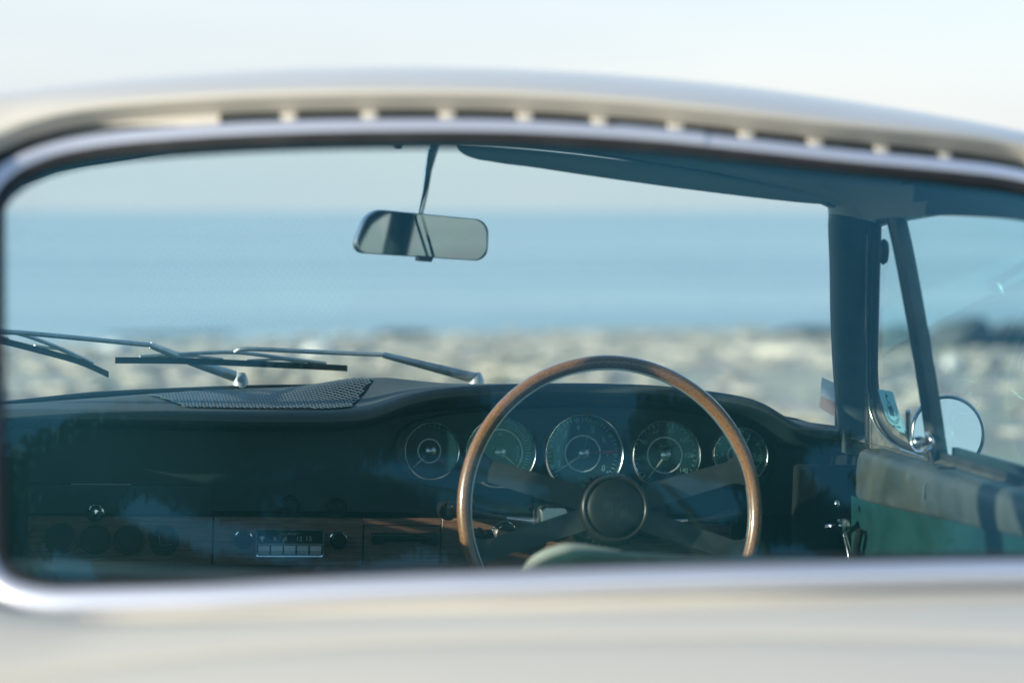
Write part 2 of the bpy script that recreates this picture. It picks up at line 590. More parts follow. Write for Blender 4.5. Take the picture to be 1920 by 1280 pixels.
nb = nt.nodes.new('ShaderNodeTexNoise'); nb.inputs['Scale'].default_value = 1.0; nb.inputs['Detail'].default_value = 5
mb = nt.nodes.new('ShaderNodeMapping'); mb.inputs['Scale'].default_value = (0.012, 0.09, 1.0)
rb = nt.nodes.new('ShaderNodeValToRGB')
rb.color_ramp.elements[0].position = 0.35; rb.color_ramp.elements[0].color = (0.20, 0.36, 0.42, 1)
rb.color_ramp.elements[1].position = 0.65; rb.color_ramp.elements[1].color = (0.43, 0.57, 0.60, 1)
nt.links.new(tc.outputs['Object'], mb.inputs['Vector']); nt.links.new(mb.outputs['Vector'], nb.inputs['Vector'])
nt.links.new(nb.outputs['Fac'], rb.inputs['Fac']); nt.links.new(rb.outputs['Color'], bs.inputs['Base Color'])
MAT['sea_water'] = m
b = B()
sx = [-12000, -3000, -800, -200, -60, 0, 60, 200, 800, 3000, 12000]
sy = [44, 60, 90, 150, 300, 700, 1800, 5000, 14000]
b.grid([[Vector((x, y, -1.72)) for x in sx] for y in sy])
sea = b.obj('sea', 'sea_water', None, 0)
tag(sea, 'calm pale blue sea reaching to the horizon', kind='structure')

# rocks
mat('pale_stone', (0.42, 0.37, 0.295), 0.9, bump=(9, 0.5, 0.03), vary=(.35, (0.62, 0.55, 0.45), 0.4, 0.7))
mat('dark_rock', (0.055, 0.062, 0.062), 0.9, bump=(5, 0.6, 0.06), vary=(3, (0.10, 0.105, 0.10), 0.4, 0.7))
mat('white_stone', (0.66, 0.65, 0.62), 0.85, bump=(9, 0.4, 0.03))


def rock_mesh(seed, sx_, sy_, sz_, sub=3):
    bm = bmesh.new()
    bmesh.ops.create_icosphere(bm, subdivisions=sub, radius=1)
    for v in bm.verts:
        d = v.co.normalized()
        k = 1 + .28 * noise.noise(d * 1.4 + Vector((seed * 3.1, 0, 0))) + .14 * noise.noise(d * 3.3 + Vector((0, seed * 2.3, 0)))
        # a few flattened facets
        v.co = Vector((d.x * k * sx_, d.y * k * sy_, d.z * k * sz_))
    me = bpy.data.meshes.new('rock')
    bm.to_mesh(me); bm.free()
    me.polygons.foreach_set('use_smooth', [True] * len(me.polygons))
    me.set_sharp_from_angle(angle=R(30))
    return me


def rock(name, x, y, s, m_, seed, label, cat='rock', group=None, sink=.3):
    me = rock_mesh(seed, *s)
    me.materials.append(MAT[m_])
    o = bpy.data.objects.new(name, me)
    col.objects.link(o)
    o.location = (x, y, ground_z(x, y) + s[2] * (1 - sink * 2) * .5)
    o.rotation_euler = (0, 0, seed * 1.7)
    tag(o, label, cat, group)
    return o


CAM = Vector((-0.4136, -2.9849))
AX = Vector((0.18192, 0.98155)).normalized()
AR = Vector((AX.y, -AX.x))


def spot(px, d):
    """ground position that lies d metres out, px pixels (of 1920) from the left of the view."""
    q = CAM + AX * d + AR * ((px - 960) / 4160 * d)
    return q.x, q.y


# scattered shingle, far too many to count
tmpl = [rock_mesh(50 + k, 1.3, .8, .26, 1) for k in range(5)]
vs, fs, ms = [], [], []
rnd = random.Random(3)
for k in range(6500):
    d = 12 + 42 * rnd.random() ** .8
    x, y = spot(-500 + 2900 * rnd.random(), d)
    s = .03 + .16 * rnd.random() ** 4
    me = tmpl[k % 5]
    a = rnd.random() * 6.28
    ca, sa = math.cos(a), math.sin(a)
    z = ground_z(x, y) + s * .15
    k0 = len(vs)
    vs += [(x + (v.co.x * ca - v.co.y * sa) * s, y + (v.co.x * sa + v.co.y * ca) * s, z + v.co.z * s) for v in me.vertices]
    fs += [tuple(i + k0 for i in p.vertices) for p in me.polygons]
sh_o = mesh_obj('shingle', vs, fs, 'pale_stone', None, 0)
tag(sh_o, 'loose pale shingle strewn over the beach', kind='stuff')

R_ = [  # px, distance, size, material, name, label
    (1790, 19, (.085, .085, .08), 'white_stone', 'stone', 'bright white stone seen above the round exterior mirror'),
    (1738, 19.5, (.065, .065, .08), 'white_stone', 'stone', 'small white stone half hidden by the slanted divider bar'),
    (1490, 25, (.60, .4, .12), 'pale_stone', 'boulder', 'broad pale boulder low beside the windscreen pillar'),
    (1530, 46, (1.3, .8, .20), 'dark_rock', 'boulder', 'dark rock at the water line left of the windscreen pillar'),
    (1690, 25.5, (.42, .40, .27), 'dark_rock', 'boulder', 'dark rock seen inside the quarter light'),
    (1805, 25, (.45, .40, .31), 'dark_rock', 'boulder', 'dark rock seen through the door glass above the exterior mirror'),
    (1930, 25.5, (.45, .40, .29), 'dark_rock', 'boulder', 'dark rock ridge at the right edge of the view'),
    (160, 36, (.55, .4, .14), 'pale_stone', 'boulder', 'pale boulder behind the left wiper arm'),
    (215, 27, (.22, .2, .13), 'white_stone', 'stone', 'bright stone just above the dash at the left, below the wiper blade'),
    (600, 26, (.20, .2, .12), 'white_stone', 'stone', 'bright stone above the speaker grille'),
    (1060, 38, (.8, .5, .10), 'pale_stone', 'boulder', 'low pale boulder above the top of the steering wheel'),
    (760, 50, (1.6, .7, .08), 'dark_rock', 'boulder', 'dark low rock on the shoreline below the rear view mirror'),
    (320, 51, (1.8, .7, .08), 'dark_rock', 'boulder', 'dark low rock on the shoreline at the left'),
]
for i_, (px, d, s, m_, nm, lb) in enumerate(R_):
    x, y = spot(px, d)
    rock(nm, x, y, s, m_, i_ + 1, lb)

# ------------------------------------------------------------------ tree whose boughs hang over the car; the rear window mirrors it
mat('bark', (0.10, 0.075, 0.055), 0.9, bump=(30, 0.6, 0.02))
mat('leaf', (0.045, 0.085, 0.035), 0.6, vary=(1.5, (0.075, 0.115, 0.045), 0.4, 0.7))
tree = bpy.data.objects.new('shade_tree', None)
col.objects.link(tree)
TX, TY = 4.2, -6.0
tree.location = (TX, TY, ground_z(TX, TY) - .05)
tag(tree, 'leafy shade tree behind the car, mirrored darkly in its rear window', 'tree')
rt = random.Random(11)
b = B()
trunk_p = crom([(0, 0, 0), (-.05, .05, 2.6), (-.25, .25, 5.4), (-.7, .5, 8.4), (-1.6, .8, 11.4), (-3.0, 1.2, 13.4)], 5)
b.tube(trunk_p, [.36 - .24 * k / (len(trunk_p) - 1) for k in range(len(trunk_p))], 12)
for k in range(12):
    p0 = trunk_p[12 + k]
    tip = Vector((-3.4 + 6.5 * math.cos(k * 2.4) * (.5 + .5 * rt.random()), .6 + 2.4 * math.sin(k * 2.4) * (.5 + .5 * rt.random()), 13.6 + .8 * rt.random()))
    md = p0.lerp(tip, .5) + Vector((rt.uniform(-.3, .3), rt.uniform(-.3, .3), .30))
    P = crom([p0, md, tip], 6)
    b.tube(P, [.085 - .065 * q / (len(P) - 1) for q in range(len(P))], 7)
b.obj('trunk', 'bark', tree, 60)
lv, lf = [], []
n_ = 0
gs = np.random.default_rng(5)
NTRY = 330000
XS, YS, ZS = gs.uniform(-9.5, 11.5, NTRY), gs.uniform(-11.5, -1.8, NTRY), gs.normal(14.0, .40, NTRY)
RN = gs.random((NTRY, 2))
OUT = ((XS - 1.0) / 9.6) ** 2 + ((YS + 6.6) / 4.6) ** 2
keep = []
for i_ in np.nonzero(OUT < 1)[0]:
    f_ = 13.15 / (ZS[i_] - .85)
    # foliage grows in masses with open sky between them
    mass = noise.noise(Vector((XS[i_] * f_ * .50, (YS[i_] + 1.15) * f_ * .62, 5.7)))
    dens = max(0.0, min(1.0, .5 + 2.4 * (mass + .13))) * min(1, 3 * (1 - OUT[i_]) + .1)
    if RN[i_, 0] < dens:
        keep.append(i_)
keep = np.array(keep)
NK = len(keep)
O_ = np.stack([XS[keep] - TX, YS[keep] - TY, ZS[keep]], 1)
U_ = gs.normal(0, 1, (NK, 3)) * np.array([1, 1, .4])
U_ /= np.linalg.norm(U_, axis=1, keepdims=True)
W_ = gs.normal(0, .4, (NK, 3)); W_[:, 2] = 1
V_ = np.cross(U_, W_); V_ /= np.linalg.norm(V_, axis=1, keepdims=True)
S__ = (.032 + .02 * gs.random((NK, 1)))
VV = np.stack([O_ - U_ * S__ * 1.5, O_ + V_ * S__ * .8, O_ + U_ * S__ * 1.5, O_ - V_ * S__ * .8], 1).reshape(-1, 3)
me = bpy.data.meshes.new('crown')
me.from_pydata(VV.tolist(), [], np.arange(NK * 4).reshape(-1, 4).tolist())
me.materials.append(MAT['leaf'])
cr_o = bpy.data.objects.new('crown', me)
col.objects.link(cr_o)
cr_o.parent = tree


# ------------------------------------------------------------------ the car
car = bpy.data.objects.new('vintage_car', None)
car.empty_display_size = 0.3
col.objects.link(car)
car.rotation_euler = (0, R(TILT), 0)
tag(car, 'ivory vintage coupe with green interior and wooden steering wheel, parked facing the sea', 'car')

# rear window outline (edge of the visible glass), clockwise from the left
WIN = [(-.5355, -.9077, 1.1365), (-.5258, -.8926, 1.1516), (-.5072, -.8825, 1.1646), (-.4784, -.8779, 1.1756), (-.4347, -.8794, 1.1845),
       (-.3712, -.8864, 1.1921), (-.2975, -.8941, 1.1986), (-.1982, -.9024, 1.2045), (-.0668, -.9082, 1.2087), (.0572, -.9122, 1.206),
       (.1632, -.9131, 1.1996), (.2735, -.907, 1.1922), (.38, -.893, 1.187), (.45, -.8805, 1.182), (.4950, -.877, 1.172), (.522, -.885, 1.156),
       (.5345, -.9077, 1.1365), (.5345, -.9308, 1.1172), (.5312, -1.0046, 1.0528), (.5275, -1.0669, .9922), (.524, -1.1233, .9303),
       (.5205, -1.1709, .880), (.511, -1.183, .863), (.49, -1.197, .857), (.44, -1.209, .860), (.3259, -1.2294, .8652), (.1183, -1.2592, .8661),
       (-.0176, -1.2654, .8637), (-.1217, -1.2634, .8597), (-.1894, -1.2586, .8567), (-.273, -1.2494, .8517), (-.3557, -1.2368, .8449),
       (-.4383, -1.2189, .8393), (-.4755, -1.2091, .8372), (-.5027, -1.1979, .8409), (-.5158, -1.1861, .8518), (-.5205, -1.1709, .871),
       (-.524, -1.1233, .9303), (-.5275, -1.0669, .9922), (-.5312, -1.0046, 1.0528), (-.5355, -.9308, 1.1172)]
WINC = crom(WIN, 5, True)
NW = len(WINC)


def win_frames():
    """outward direction in the glass surface, and surface normal (towards the rear and up)."""
    fr = []
    for i, p in enumerate(WINC):
        t = (WINC[(i + 2) % NW] - WINC[i - 2]).normalized()
        # glass normal from implicit y = f(x, z)
        fx = 0.66 * p.x
        fz = 1.02 + 0.06 * (p.z - 1.03) / 0.0324
        n = Vector((fx, -1, fz)).normalized()
        out = t.cross(n)
        out.normalize()
        if out.dot(Vector((p.x, 0, p.z - 1.02))) < 0:
            out = -out
        fr.append((out, n))
    return fr


WFR = win_frames()

# glass pane
b = B()
cen = Vector((0, -1.075, 1.03))
fy = lambda x, z: -1.27 + (z - .855) * 1.02 + .33 * x * x - .03 * (1 - ((z - 1.03) / .18) ** 2)
rows = []
for k in range(0, 13):
    s_ = k / 12
    row = []
    for p, fr in zip(WINC, WFR):
        q = p + fr[0] * 0.006
        x = q.x * s_
        z = 1.02 + (q.z - 1.02) * s_
        row.append((x, fy(x, z), z))
    rows.append(row)
rows[0] = [(0, fy(0, 1.02), 1.02)] * NW
b.grid(rows, closed_u=True)
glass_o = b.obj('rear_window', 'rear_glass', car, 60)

# rubber seal and bright trim round the rear window
b = B()
b.sweep(WINC, [(-.001, -.006), (.012, -.008), (.012, .004), (.008, .007), (.003, .006), (-.001, .002)], WFR, True)
b.obj('rubber_seal', 'rubber', glass_o, 50)
b = B()
trim_prof = []
for k in range(9):
    a = PI * k / 8
    trim_prof.append((.0175 - .0100 * math.cos(a), .004 + .0075 * math.sin(a)))
trim_prof += [(.0275, -.006), (.0075, -.006)]
b.sweep(WINC, trim_prof, WFR, True)
trim_o = b.obj('window_trim', 'trim_aluminium', glass_o, 50)
# joint sleeve of the trim
i0 = min(range(NW), key=lambda i: (WINC[i] - Vector((.085, -.912, 1.204))).length)
b = B()
sl = [(a * 1.0 if j not in (0, 8) else a, h + .0012) for j, (a, h) in enumerate(trim_prof[:9])] + [(.0285, -.004), (.0065, -.004)]
b.sweep(WINC[i0 - 2:i0 + 3], sl, WFR[i0 - 2:i0 + 3])
b.obj('trim_joint', 'trim_aluminium', trim_o, 50)

# arch of the roof lip round the top and sides of the rear window
iL = min(range(NW), key=lambda i: (WINC[i] - Vector((-.5158, -1.186, .852))).length)
iR = min(range(NW), key=lambda i: (WINC[i] - Vector((.511, -1.183, .863))).length)
arch_idx = []
i = iL
while True:
    arch_idx.append(i)
    if i == iR:
        break
    i = (i + 1) % NW
# make sure the arch runs over the top
if max(WINC[i].z for i in arch_idx) < 1.1:
    arch_idx = []
    i = iL
    while True:
        arch_idx.append(i)
        if i == iR:
            break
        i = (i - 1) % NW
NA = 97


def resamp_idx(vals):
    return resample(vals, NA)


arch_p = resample([WINC[i] for i in arch_idx], NA)
arch_o, arch_n = [], []
for p in arch_p:
    j = min(range(NW), key=lambda i: (WINC[i] - p).length)
    arch_o.append(WFR[j][0]); arch_n.append(WFR[j][1])


def topw(p):
    """1 along the top of the window, 0 down its sides."""
    t = max(0.0, min(1.0, (p.z - .98) / .15))
    return t * t * (3 - 2 * t)


lip, lipb, seat_e = [], [], []
for p, o_, n_ in zip(arch_p, arch_o, arch_n):
    seat_e.append(p + o_ * .026 + n_ * (-.004))
    lipb.append(p + o_ * .0520 + n_ * .0000)
    lip.append(p + o_ * .0580 + n_ * .0205)

# front border of the roof skin: quarter window, gutter, windscreen header
Hc = crom([(-.735, -1.16, .80), (-.70, -1.03, .90), (-.655, -.93, 1.03), (-.615, -.80, 1.13), (-.600, -.62, 1.17), (-.592, -.40, 1.180),
           (-.580, -.22, 1.178), (-.56, -.09, 1.176), (-.50, -.055, 1.202), (-.36, -.03, 1.231), (-.18, -.012, 1.252), (0, -.005, 1.259),
           (.18, -.012, 1.252), (.36, -.03, 1.231), (.50, -.055, 1.202), (.56, -.09, 1.176), (.580, -.22, 1.178), (.592, -.40, 1.180),
           (.600, -.62, 1.17), (.615, -.80, 1.13), (.655, -.93, 1.03), (.70, -1.03, .90), (.735, -1.16, .80)], 12)
Hb = []
# match the arch: sides to sides, top to the header
nH = len(Hc)
for k in range(NA):
    s_ = k / (NA - 1)
    Hb.append(resample(Hc, 401)[0] if False else None)
HR = resample(Hc, 801)
LL = [0.0]
for a, c in zip(arch_p, arch_p[1:]):
    LL.append(LL[-1] + (c - a).length)
# key matches: arch param where x = -.47 (top-left corner) <-> header corner
iTL = min(range(NA), key=lambda k: (arch_p[k] - Vector((-.4784, -.8779, 1.1756))).length)
iTR = NA - 1 - iTL
jTL = min(range(801), key=lambda k: (HR[k] - Vector((-.595, -.45, 1.178))).length)
jTR = 800 - jTL
for k in range(NA):
    if k <= iTL:
        j = jTL * k / iTL
    elif k >= iTR:
        j = jTR + (800 - jTR) * (k - iTR) / (NA - 1 - iTR)
    else:
        u = (k - iTL) / (iTR - iTL)
        # ease so that most of the top maps to the header
        u2 = u
        j = jTL + (jTR - jTL) * u2
    j0 = min(799, int(j))
    Hb[k] = HR[j0].lerp(HR[j0 + 1], j - j0)
TT = [0, .008, .02, .04, .07, .11, .16, .23, .31, .4, .5, .6, .7, .8, .9, .96, 1.0]
PY = [-1.10, -1.0, -.95, -.90, -.85, -.78, -.65, -.45, -.2, .0, .1]
PZ = [1.190, 1.229, 1.248, 1.264, 1.275, 1.2865, 1.2985, 1.304, 1.292, 1.262, 1.245]


def roof_z(x, y):
    return float(np.interp(y, PY, PZ)) - .155 * x * x - .9 * max(0.0, abs(x) - .57) ** 2


rows = []
for t in TT:
    row = []
    for k in range(NA):
        p, q = lip[k], Hb[k]
        base = p.lerp(q, t)
        w = topw(arch_p[k])
        dl = p.z - roof_z(p.x, p.y)
        dh = q.z - roof_z(q.x, q.y)
        ztop = roof_z(base.x, base.y) + dl * (1 - t) ** 9 + dh * t ** 7
        side = Vector((max(-1, min(1, base.x / .3)), -.4, .35)).normalized() * (.024 * (4 * t * (1 - t)) ** .6)
        sp_ = base + side
        row.append(Vector((base.x, base.y, ztop)) * w + sp_ * (1 - w))
    rows.append(row)
b = B()
b.grid(rows)
k0 = min(range(NA), key=lambda k: abs(arch_p[k].x + .345) if arch_p[k].z > 1.1 else 9)
k1 = min(range(NA), key=lambda k: abs(arch_p[k].x - .47) if arch_p[k].z > 1.1 else 9)
mid = [p + o_ * .0535 + n_ * .0180 for p, n_, o_ in zip(arch_p, arch_n, arch_o)]
mid2 = [p + o_ * .0522 + n_ * .0090 for p, n_, o_ in zip(arch_p, arch_n, arch_o)]
b.grid([lip, mid, mid2, lipb])
# solid strip between the lip and the trim, left and right of the slots
for ka, kb in ((0, k0), (k1, NA - 1)):
    b.grid([[lipb[k] for k in range(ka, kb + 1)], [seat_e[k].lerp(lipb[k], .5) - arch_n[k] * .004 for k in range(ka, kb + 1)], [seat_e[k] for k in range(ka, kb + 1)]])
# inner skin gives the panel its thickness
roof_o = b.obj('roof', 'paint', car, 50)
roof_rows = rows
# foot of each rear pillar runs down behind the body shoulder
for k in (0, NA - 1):
    bq = B()
    cpts = [r_[k] for r_ in roof_rows]
    sg_ = -1 if k == 0 else 1
    bq.grid([cpts, [p + Vector((sg_ * .006, -.035, -.035)) for p in cpts], [p + Vector((-sg_ * .01, -.06, -.12)) for p in cpts]])
    bq.obj('pillar_foot', 'paint', roof_o, 50)
# headliner under the roof
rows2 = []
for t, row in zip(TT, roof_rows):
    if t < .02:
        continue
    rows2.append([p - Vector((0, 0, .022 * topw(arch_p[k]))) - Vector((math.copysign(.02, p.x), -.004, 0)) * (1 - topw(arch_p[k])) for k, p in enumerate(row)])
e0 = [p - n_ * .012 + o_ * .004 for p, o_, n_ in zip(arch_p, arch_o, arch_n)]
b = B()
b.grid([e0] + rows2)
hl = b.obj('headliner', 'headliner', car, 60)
hl.data.materials.append(MAT['black_vinyl'])  # rear faces coloured black for shade, pale front stands for the sunlit part
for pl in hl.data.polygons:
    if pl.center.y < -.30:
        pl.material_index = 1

# vent slots above the rear window: dark recess and the webs between
b = B()
KR = range(k0, k1 + 1)
b.grid([[lipb[k] for k in KR], [arch_p[k] + arch_o[k] * .072 - arch_n[k] * .012 for k in KR], [arch_p[k] + arch_o[k] * .056 - arch_n[k] * .032 for k in KR], [seat_e[k] for k in KR]])
for k in (k0, k1):
    b.add([lipb[k], arch_p[k] + arch_o[k] * .072 - arch_n[k] * .012, arch_p[k] + arch_o[k] * .056 - arch_n[k] * .032, seat_e[k]], [(0, 1, 2, 3)])
slot_o = b.obj('vent_slot', 'slot_dark', roof_o, 40)
for px_ in (-.276, -.199, -.124, -.049, .024, .100, .174, .248, .322, .394):
    k = min(range(NA), key=lambda q: abs(arch_p[q].x - px_) if arch_p[q].z > 1.1 else 9)
    o_, n_ = arch_o[k], arch_n[k]
    tl = (lipb[k + 1] - lipb[k - 1]).normalized()
    if tl.x < 0:
        tl = -tl
    p = arch_p[k] + tl * (px_ - arch_p[k].x)
    w = .0066
    rows = []
    for oo, nn, ws_ in ((.026, -.006, 1.5), (.031, -.0035, 1.15), (.042, -.0030, .95), (.0515, -.0010, 1.3)):
        rows.append([p + o_ * oo + n_ * nn + tl * a + o_ * d_ - n_ * d_ for a, d_ in ((-w * ws_, .006), (-w * ws_ * .9, 0), (0, -.0008), (w * ws_ * .9, 0), (w * ws_, .006))])
    b = B(); b.grid(rows)
    b.obj('vent_slat', 'paint', roof_o, 50)

# cowl under the rear window, fenders, side skins ---------------------------------------------------
NS = 92
ys = [1.62 - (1.62 + 2.14) * k / (NS - 1) for k in range(NS)]


def lin(y, tab):
    tab = sorted(tab)
    for (a, va), (c, vc) in zip(tab, tab[1:]):
        if y <= c:
            t = max(0, (y - a) / (c - a))
            t = t * t * (3 - 2 * t)
            return va + (vc - va) * t
    return tab[-1][1]


def halfw(y):
    return lin(y, [(-2.14, .40), (-2.05, .58), (-1.85, .70), (-1.5, .775), (-1.2, .80), (-.6, .785), (.1, .78), (.7, .785), (1.0, .78), (1.35, .70), (1.55, .55), (1.62, .40)])


def beltz(y):
    return lin(y, [(-2.14, .52), (-1.95, .62), (-1.7, .715), (-1.45, .775), (-1.15, .805), (-.5, .815), (.2, .815), (.6, .79), (1.0, .775), (1.3, .74), (1.5, .66), (1.62, .54)])


def botz(y):
    z = lin(y, [(-2.14, .36), (-1.8, .27), (-1.2, .22), (1.0, .22), (1.62, .33)])
    for yw in (1.02, -1.21):
        d = abs(y - yw)
        if d < .335:
            z = max(z, .30 + math.sqrt(.335 ** 2 - d * d))
    return z


body_parts = B()
for sgn in (-1, 1):
    rows = []
    for y in ys:
        w, zb, z0 = halfw(y), beltz(y), botz(y)
        z0 = min(z0, zb - .05)
        inn = .10 if -1.16 < y < .45 else .10 + .0
        rows.append([Vector((sgn * x_, y, z_)) for x_, z_ in ((w - inn, zb + .012), (w - .07, zb + .006), (w - .04, zb - .012), (w - .018, zb - .05), (w, (zb + z0) / 2 + .06), (w - .005, z0 + (zb - z0) * .3), (w - .03, z0), (w - .06, z0 + .004))])
    body_parts.grid(rows)
# front lid area between the wings
rows = []
for y in [v for v in ys if v > .40]:
    xe = halfw(y) - .10
    zb = beltz(y) + .012
    rows.append([Vector((xe * u, y - (.0 if y > .6 else .0), zb + (.028 if y < 1.0 else .028 - .05 * (y - 1.0)) * (1 - u * u) - .03 * math.exp(-((abs(u) - .72) / .12) ** 2))) for u in [q / 12 - 1 for q in range(25)]])
body_parts.grid(rows)
body_o = body_parts.obj('body', 'paint', car, 40)

# rear deck: cowl from the window trim back, with a shallow trough ahead of the engine lid
bot_idx = []
i = iR
step = 1 if (iR + 1) % NW not in arch_idx else -1
while True:
    bot_idx.append(i)
    if i == iL:
        break
    i = (i + step) % NW
bot_p = resample([WINC[i] for i in bot_idx], 61)
bot_fr = []
for p in bot_p:
    j = min(range(NW), key=lambda i: (WINC[i] - p).length)
    bot_fr.append(WFR[j])
be = [p + f_[0] * .026 + f_[1] * -.004 for p, f_ in zip(bot_p, bot_fr)]
be2 = [p + f_[0] * .040 + f_[1] * -.002 for p, f_ in zip(bot_p, bot_fr)]


def deck_z(x, y):
    # centre falls from the cowl to the tail, the haunches stay high
    zc = .838 + .30 * (y + 1.295) if y > -1.36 else .838 + .30 * (-.065) + (y + 1.36) * .36 - .10 * (y + 1.36) ** 2
    return zc - .06 * x * x


def lid_front(x):
    return -1.352 - .10 * (abs(x) / .40) ** 5 if abs(x) <= .40 else -1.47


rows = [be, be2]
for t in (.12, .25, .4, .6, .8, 1.0):
    row = []
    for p in be2:
        # end on the lid shut line or on the haunch
        xe = p.x * (1.0 + .36 * t * (abs(p.x) / .5) ** 2)
        yf = -1.347 - .06 * (abs(p.x) / .5) ** 4
        y = p.y + (yf - p.y) * t
        zt = deck_z(xe, y) + .0
        edge = min(1, max(0, (abs(p.x) - .40) / .11))
        z = p.z + (zt - p.z) * min(1, t * 2.2)
        row.append(Vector((xe, y, z + .02 * edge * math.sin(t * PI))))
    rows.append(row)
last = rows[-1]
# shut line: the edge turns down
rows.append([p + Vector((0, -.004, -.004)) for p in last])
rows.append([p + Vector((0, -.006, -.03)) for p in last])
b = B(); b.grid(rows)
b.obj('rear_cowl', 'paint', car, 45)
# engine lid, slightly proud, rounded leading edge
rows = []
nl = 40
for (dy, dz) in ((.000, -.03), (-.001, -.006), (-.004, .001), (-.009, .005), (-.018, .008), (-.035, .010), (-.07, .011), (-.12, .011), (-.2, .010), (-.3, .006), (-.45, 0), (-.6, -.02), (-.72, -.06)):
    row = []
    for k in range(nl + 1):
        x = -.66 + 1.32 * k / nl
        yf = -1.356 - .06 * (abs(x) / .60) ** 4
        y = max(-2.12, yf + dy - .012 * 0)
        xx = x * (1 if dy > -.25 else 1 - .22 * (-.25 - dy) / .47)
        row.append(Vector((xx, y, deck_z(x, yf) + (dy * .36 - .22 * dy * dy) + dz - .05 * max(0, abs(x) - .5))))
    rows.append(row)
b = B(); b.grid(rows)
lid_o = b.obj('engine_lid', 'paint', car, 50)
# slatted air grille on the lid
for k in range(9):
    y = -1.52 - k * .028
    z = deck_z(0, -1.356) + ((y + 1.356) * .36 - .22 * (y + 1.356) ** 2) + .016
    b = B(); b.box((0, y, z), (.44, .014, .008), Matrix.Rotation(R(-20), 3, 'X'))
    b.obj('grille_bar', 'trim_aluminium', lid_o)
# tail panel, lamps, bumpers
b = B()
rows = []
for z in (.60, .50, .40, .34):
    rows.append([Vector((halfw(-2.12) * 1.2 * math.sin(u * 1.45) / math.sin(1.45), -2.17 + .12 * abs(u) ** 3 + .05 * (.6 - z), z)) for u in [q / 10 - 1 for q in range(21)]])
b.grid(rows)
b.obj('tail_panel', 'paint', car, 50)
for sgn in (-1, 1):
    b = B(); b.lathe([(.0, .02), (.035, .015), (.05, 0), (.052, -.02)], (sgn * .52, -2.10, .55), X, Z, -Y, 24)
    b.obj('tail_lamp', 'lamp_red', car)
    b = B(); b.lathe([(.0, .03), (.05, .024), (.085, 0), (.09, -.03)], (sgn * .56, 1.50, .62), X, (Z - Y * .5).normalized(), (Y + Z * .5).normalized(), 28)
    b.obj('headlight', 'lamp_glass', car)
for yb, s_ in ((-2.20, -1), (1.70, 1)):
    path = crom([(-.66, yb - s_ * .25, .42), (-.58, yb - s_ * .08, .42), (-.3, yb, .42), (0, yb + s_ * .01, .42), (.3, yb, .42), (.58, yb - s_ * .08, .42), (.66, yb - s_ * .25, .42)], 6)
    b = B(); b.tube(path, .035, 10, flat=.5)
    b.obj('bumper', 'chrome', car, 50)
# road wheels
for yw in (1.02, -1.21):
    for sgn in (-1, 1):
        c = Vector((sgn * .685, yw, .30))
        b = B(); b.lathe([(.19, -.075), (.27, -.08), (.297, -.055), (.300, 0), (.297, .055), (.27, .08), (.19, .075)], c, Y, Z, X * sgn, 40)
        t_o = b.obj('road_wheel', 'tyre', car, 50)
        b = B(); b.lathe([(.0, .05), (.06, .055), (.07, .03), (.15, .025), (.17, .06), (.195, .07), (.195, -.07)], c, Y, Z, X * sgn, 32)
        b.obj('rim', 'chrome', t_o, 50)
# floor and firewall, rear seat shelf
b = B()
b.box((0, -.35, .24), (1.40, 2.2, .04))
b.box((0, .66, .50), (1.38, .04, .52))
b.obj('floor_pan', 'carpet', car)
b = B()
rows = []
for y, z in ((-1.262, .845), (-1.20, .826), (-1.10, .818), (-1.02, .812), (-.99, .80), (-.97, .74), (-.90, .55), (-.62, .47), (-.60, .26)):
    rows.append([Vector((.60 * u, y + .12 * u * u * (1 if y < -1.0 else .2), z)) for u in [q / 8 - 1 for q in range(17)]])
b.grid(rows)
b.obj('rear_seat', 'seat_green', car, 45)

# ------------------------------------------------------------------ windscreen, header, pillars
def ws_y(x, z):
    return .52 - (z - .862) * 1.43 - .55 * x * x


top_l = [(-.585, 1.160), (-.52, 1.186), (-.36, 1.217), (-.18, 1.240), (0, 1.247), (.18, 1.240), (.36, 1.217), (.50, 1.190), (.56, 1.165)]
bot_l = [(-.695, .822), (-.62, .835), (-.45, .850), (-.22, .858), (0, .862), (.22, .858), (.45, .850), (.62, .835), (.695, .815)]
tl = resample([(x, 0, z) for x, z in top_l], 41)
bl = resample([(x, 0, z) for x, z in bot_l], 41)
rows = []
for k in range(9):
    t = k / 8
    row = []
    for a, c in zip(bl, tl):
        x = a.x + (c.x - a.x) * t
        z = a.z + (c.z - a.z) * t
        row.append(Vector((x, ws_y(x, z), z)))
    rows.append(row)
b = B(); b.grid(rows)
ws_o = b.obj('windscreen', 'wind_glass', car, 60)
ring = rows[0] + [r[-1] for r in rows[1:-1]] + rows[-1][::-1] + [r[0] for r in rows[1:-1]][::-1]
b = B(); b.tube(ring, .009, 8, closed=True)
b.obj('windscreen_seal', 'rubber', ws_o, 60)
# header rail inside the roof
b = B()
hp = [Vector((p.x, ws_y(p.x, p.z) - .012, p.z + .010)) for p in tl]
b.tube(hp, .016, 8)
b.obj('header_rail', 'headliner', car, 60)

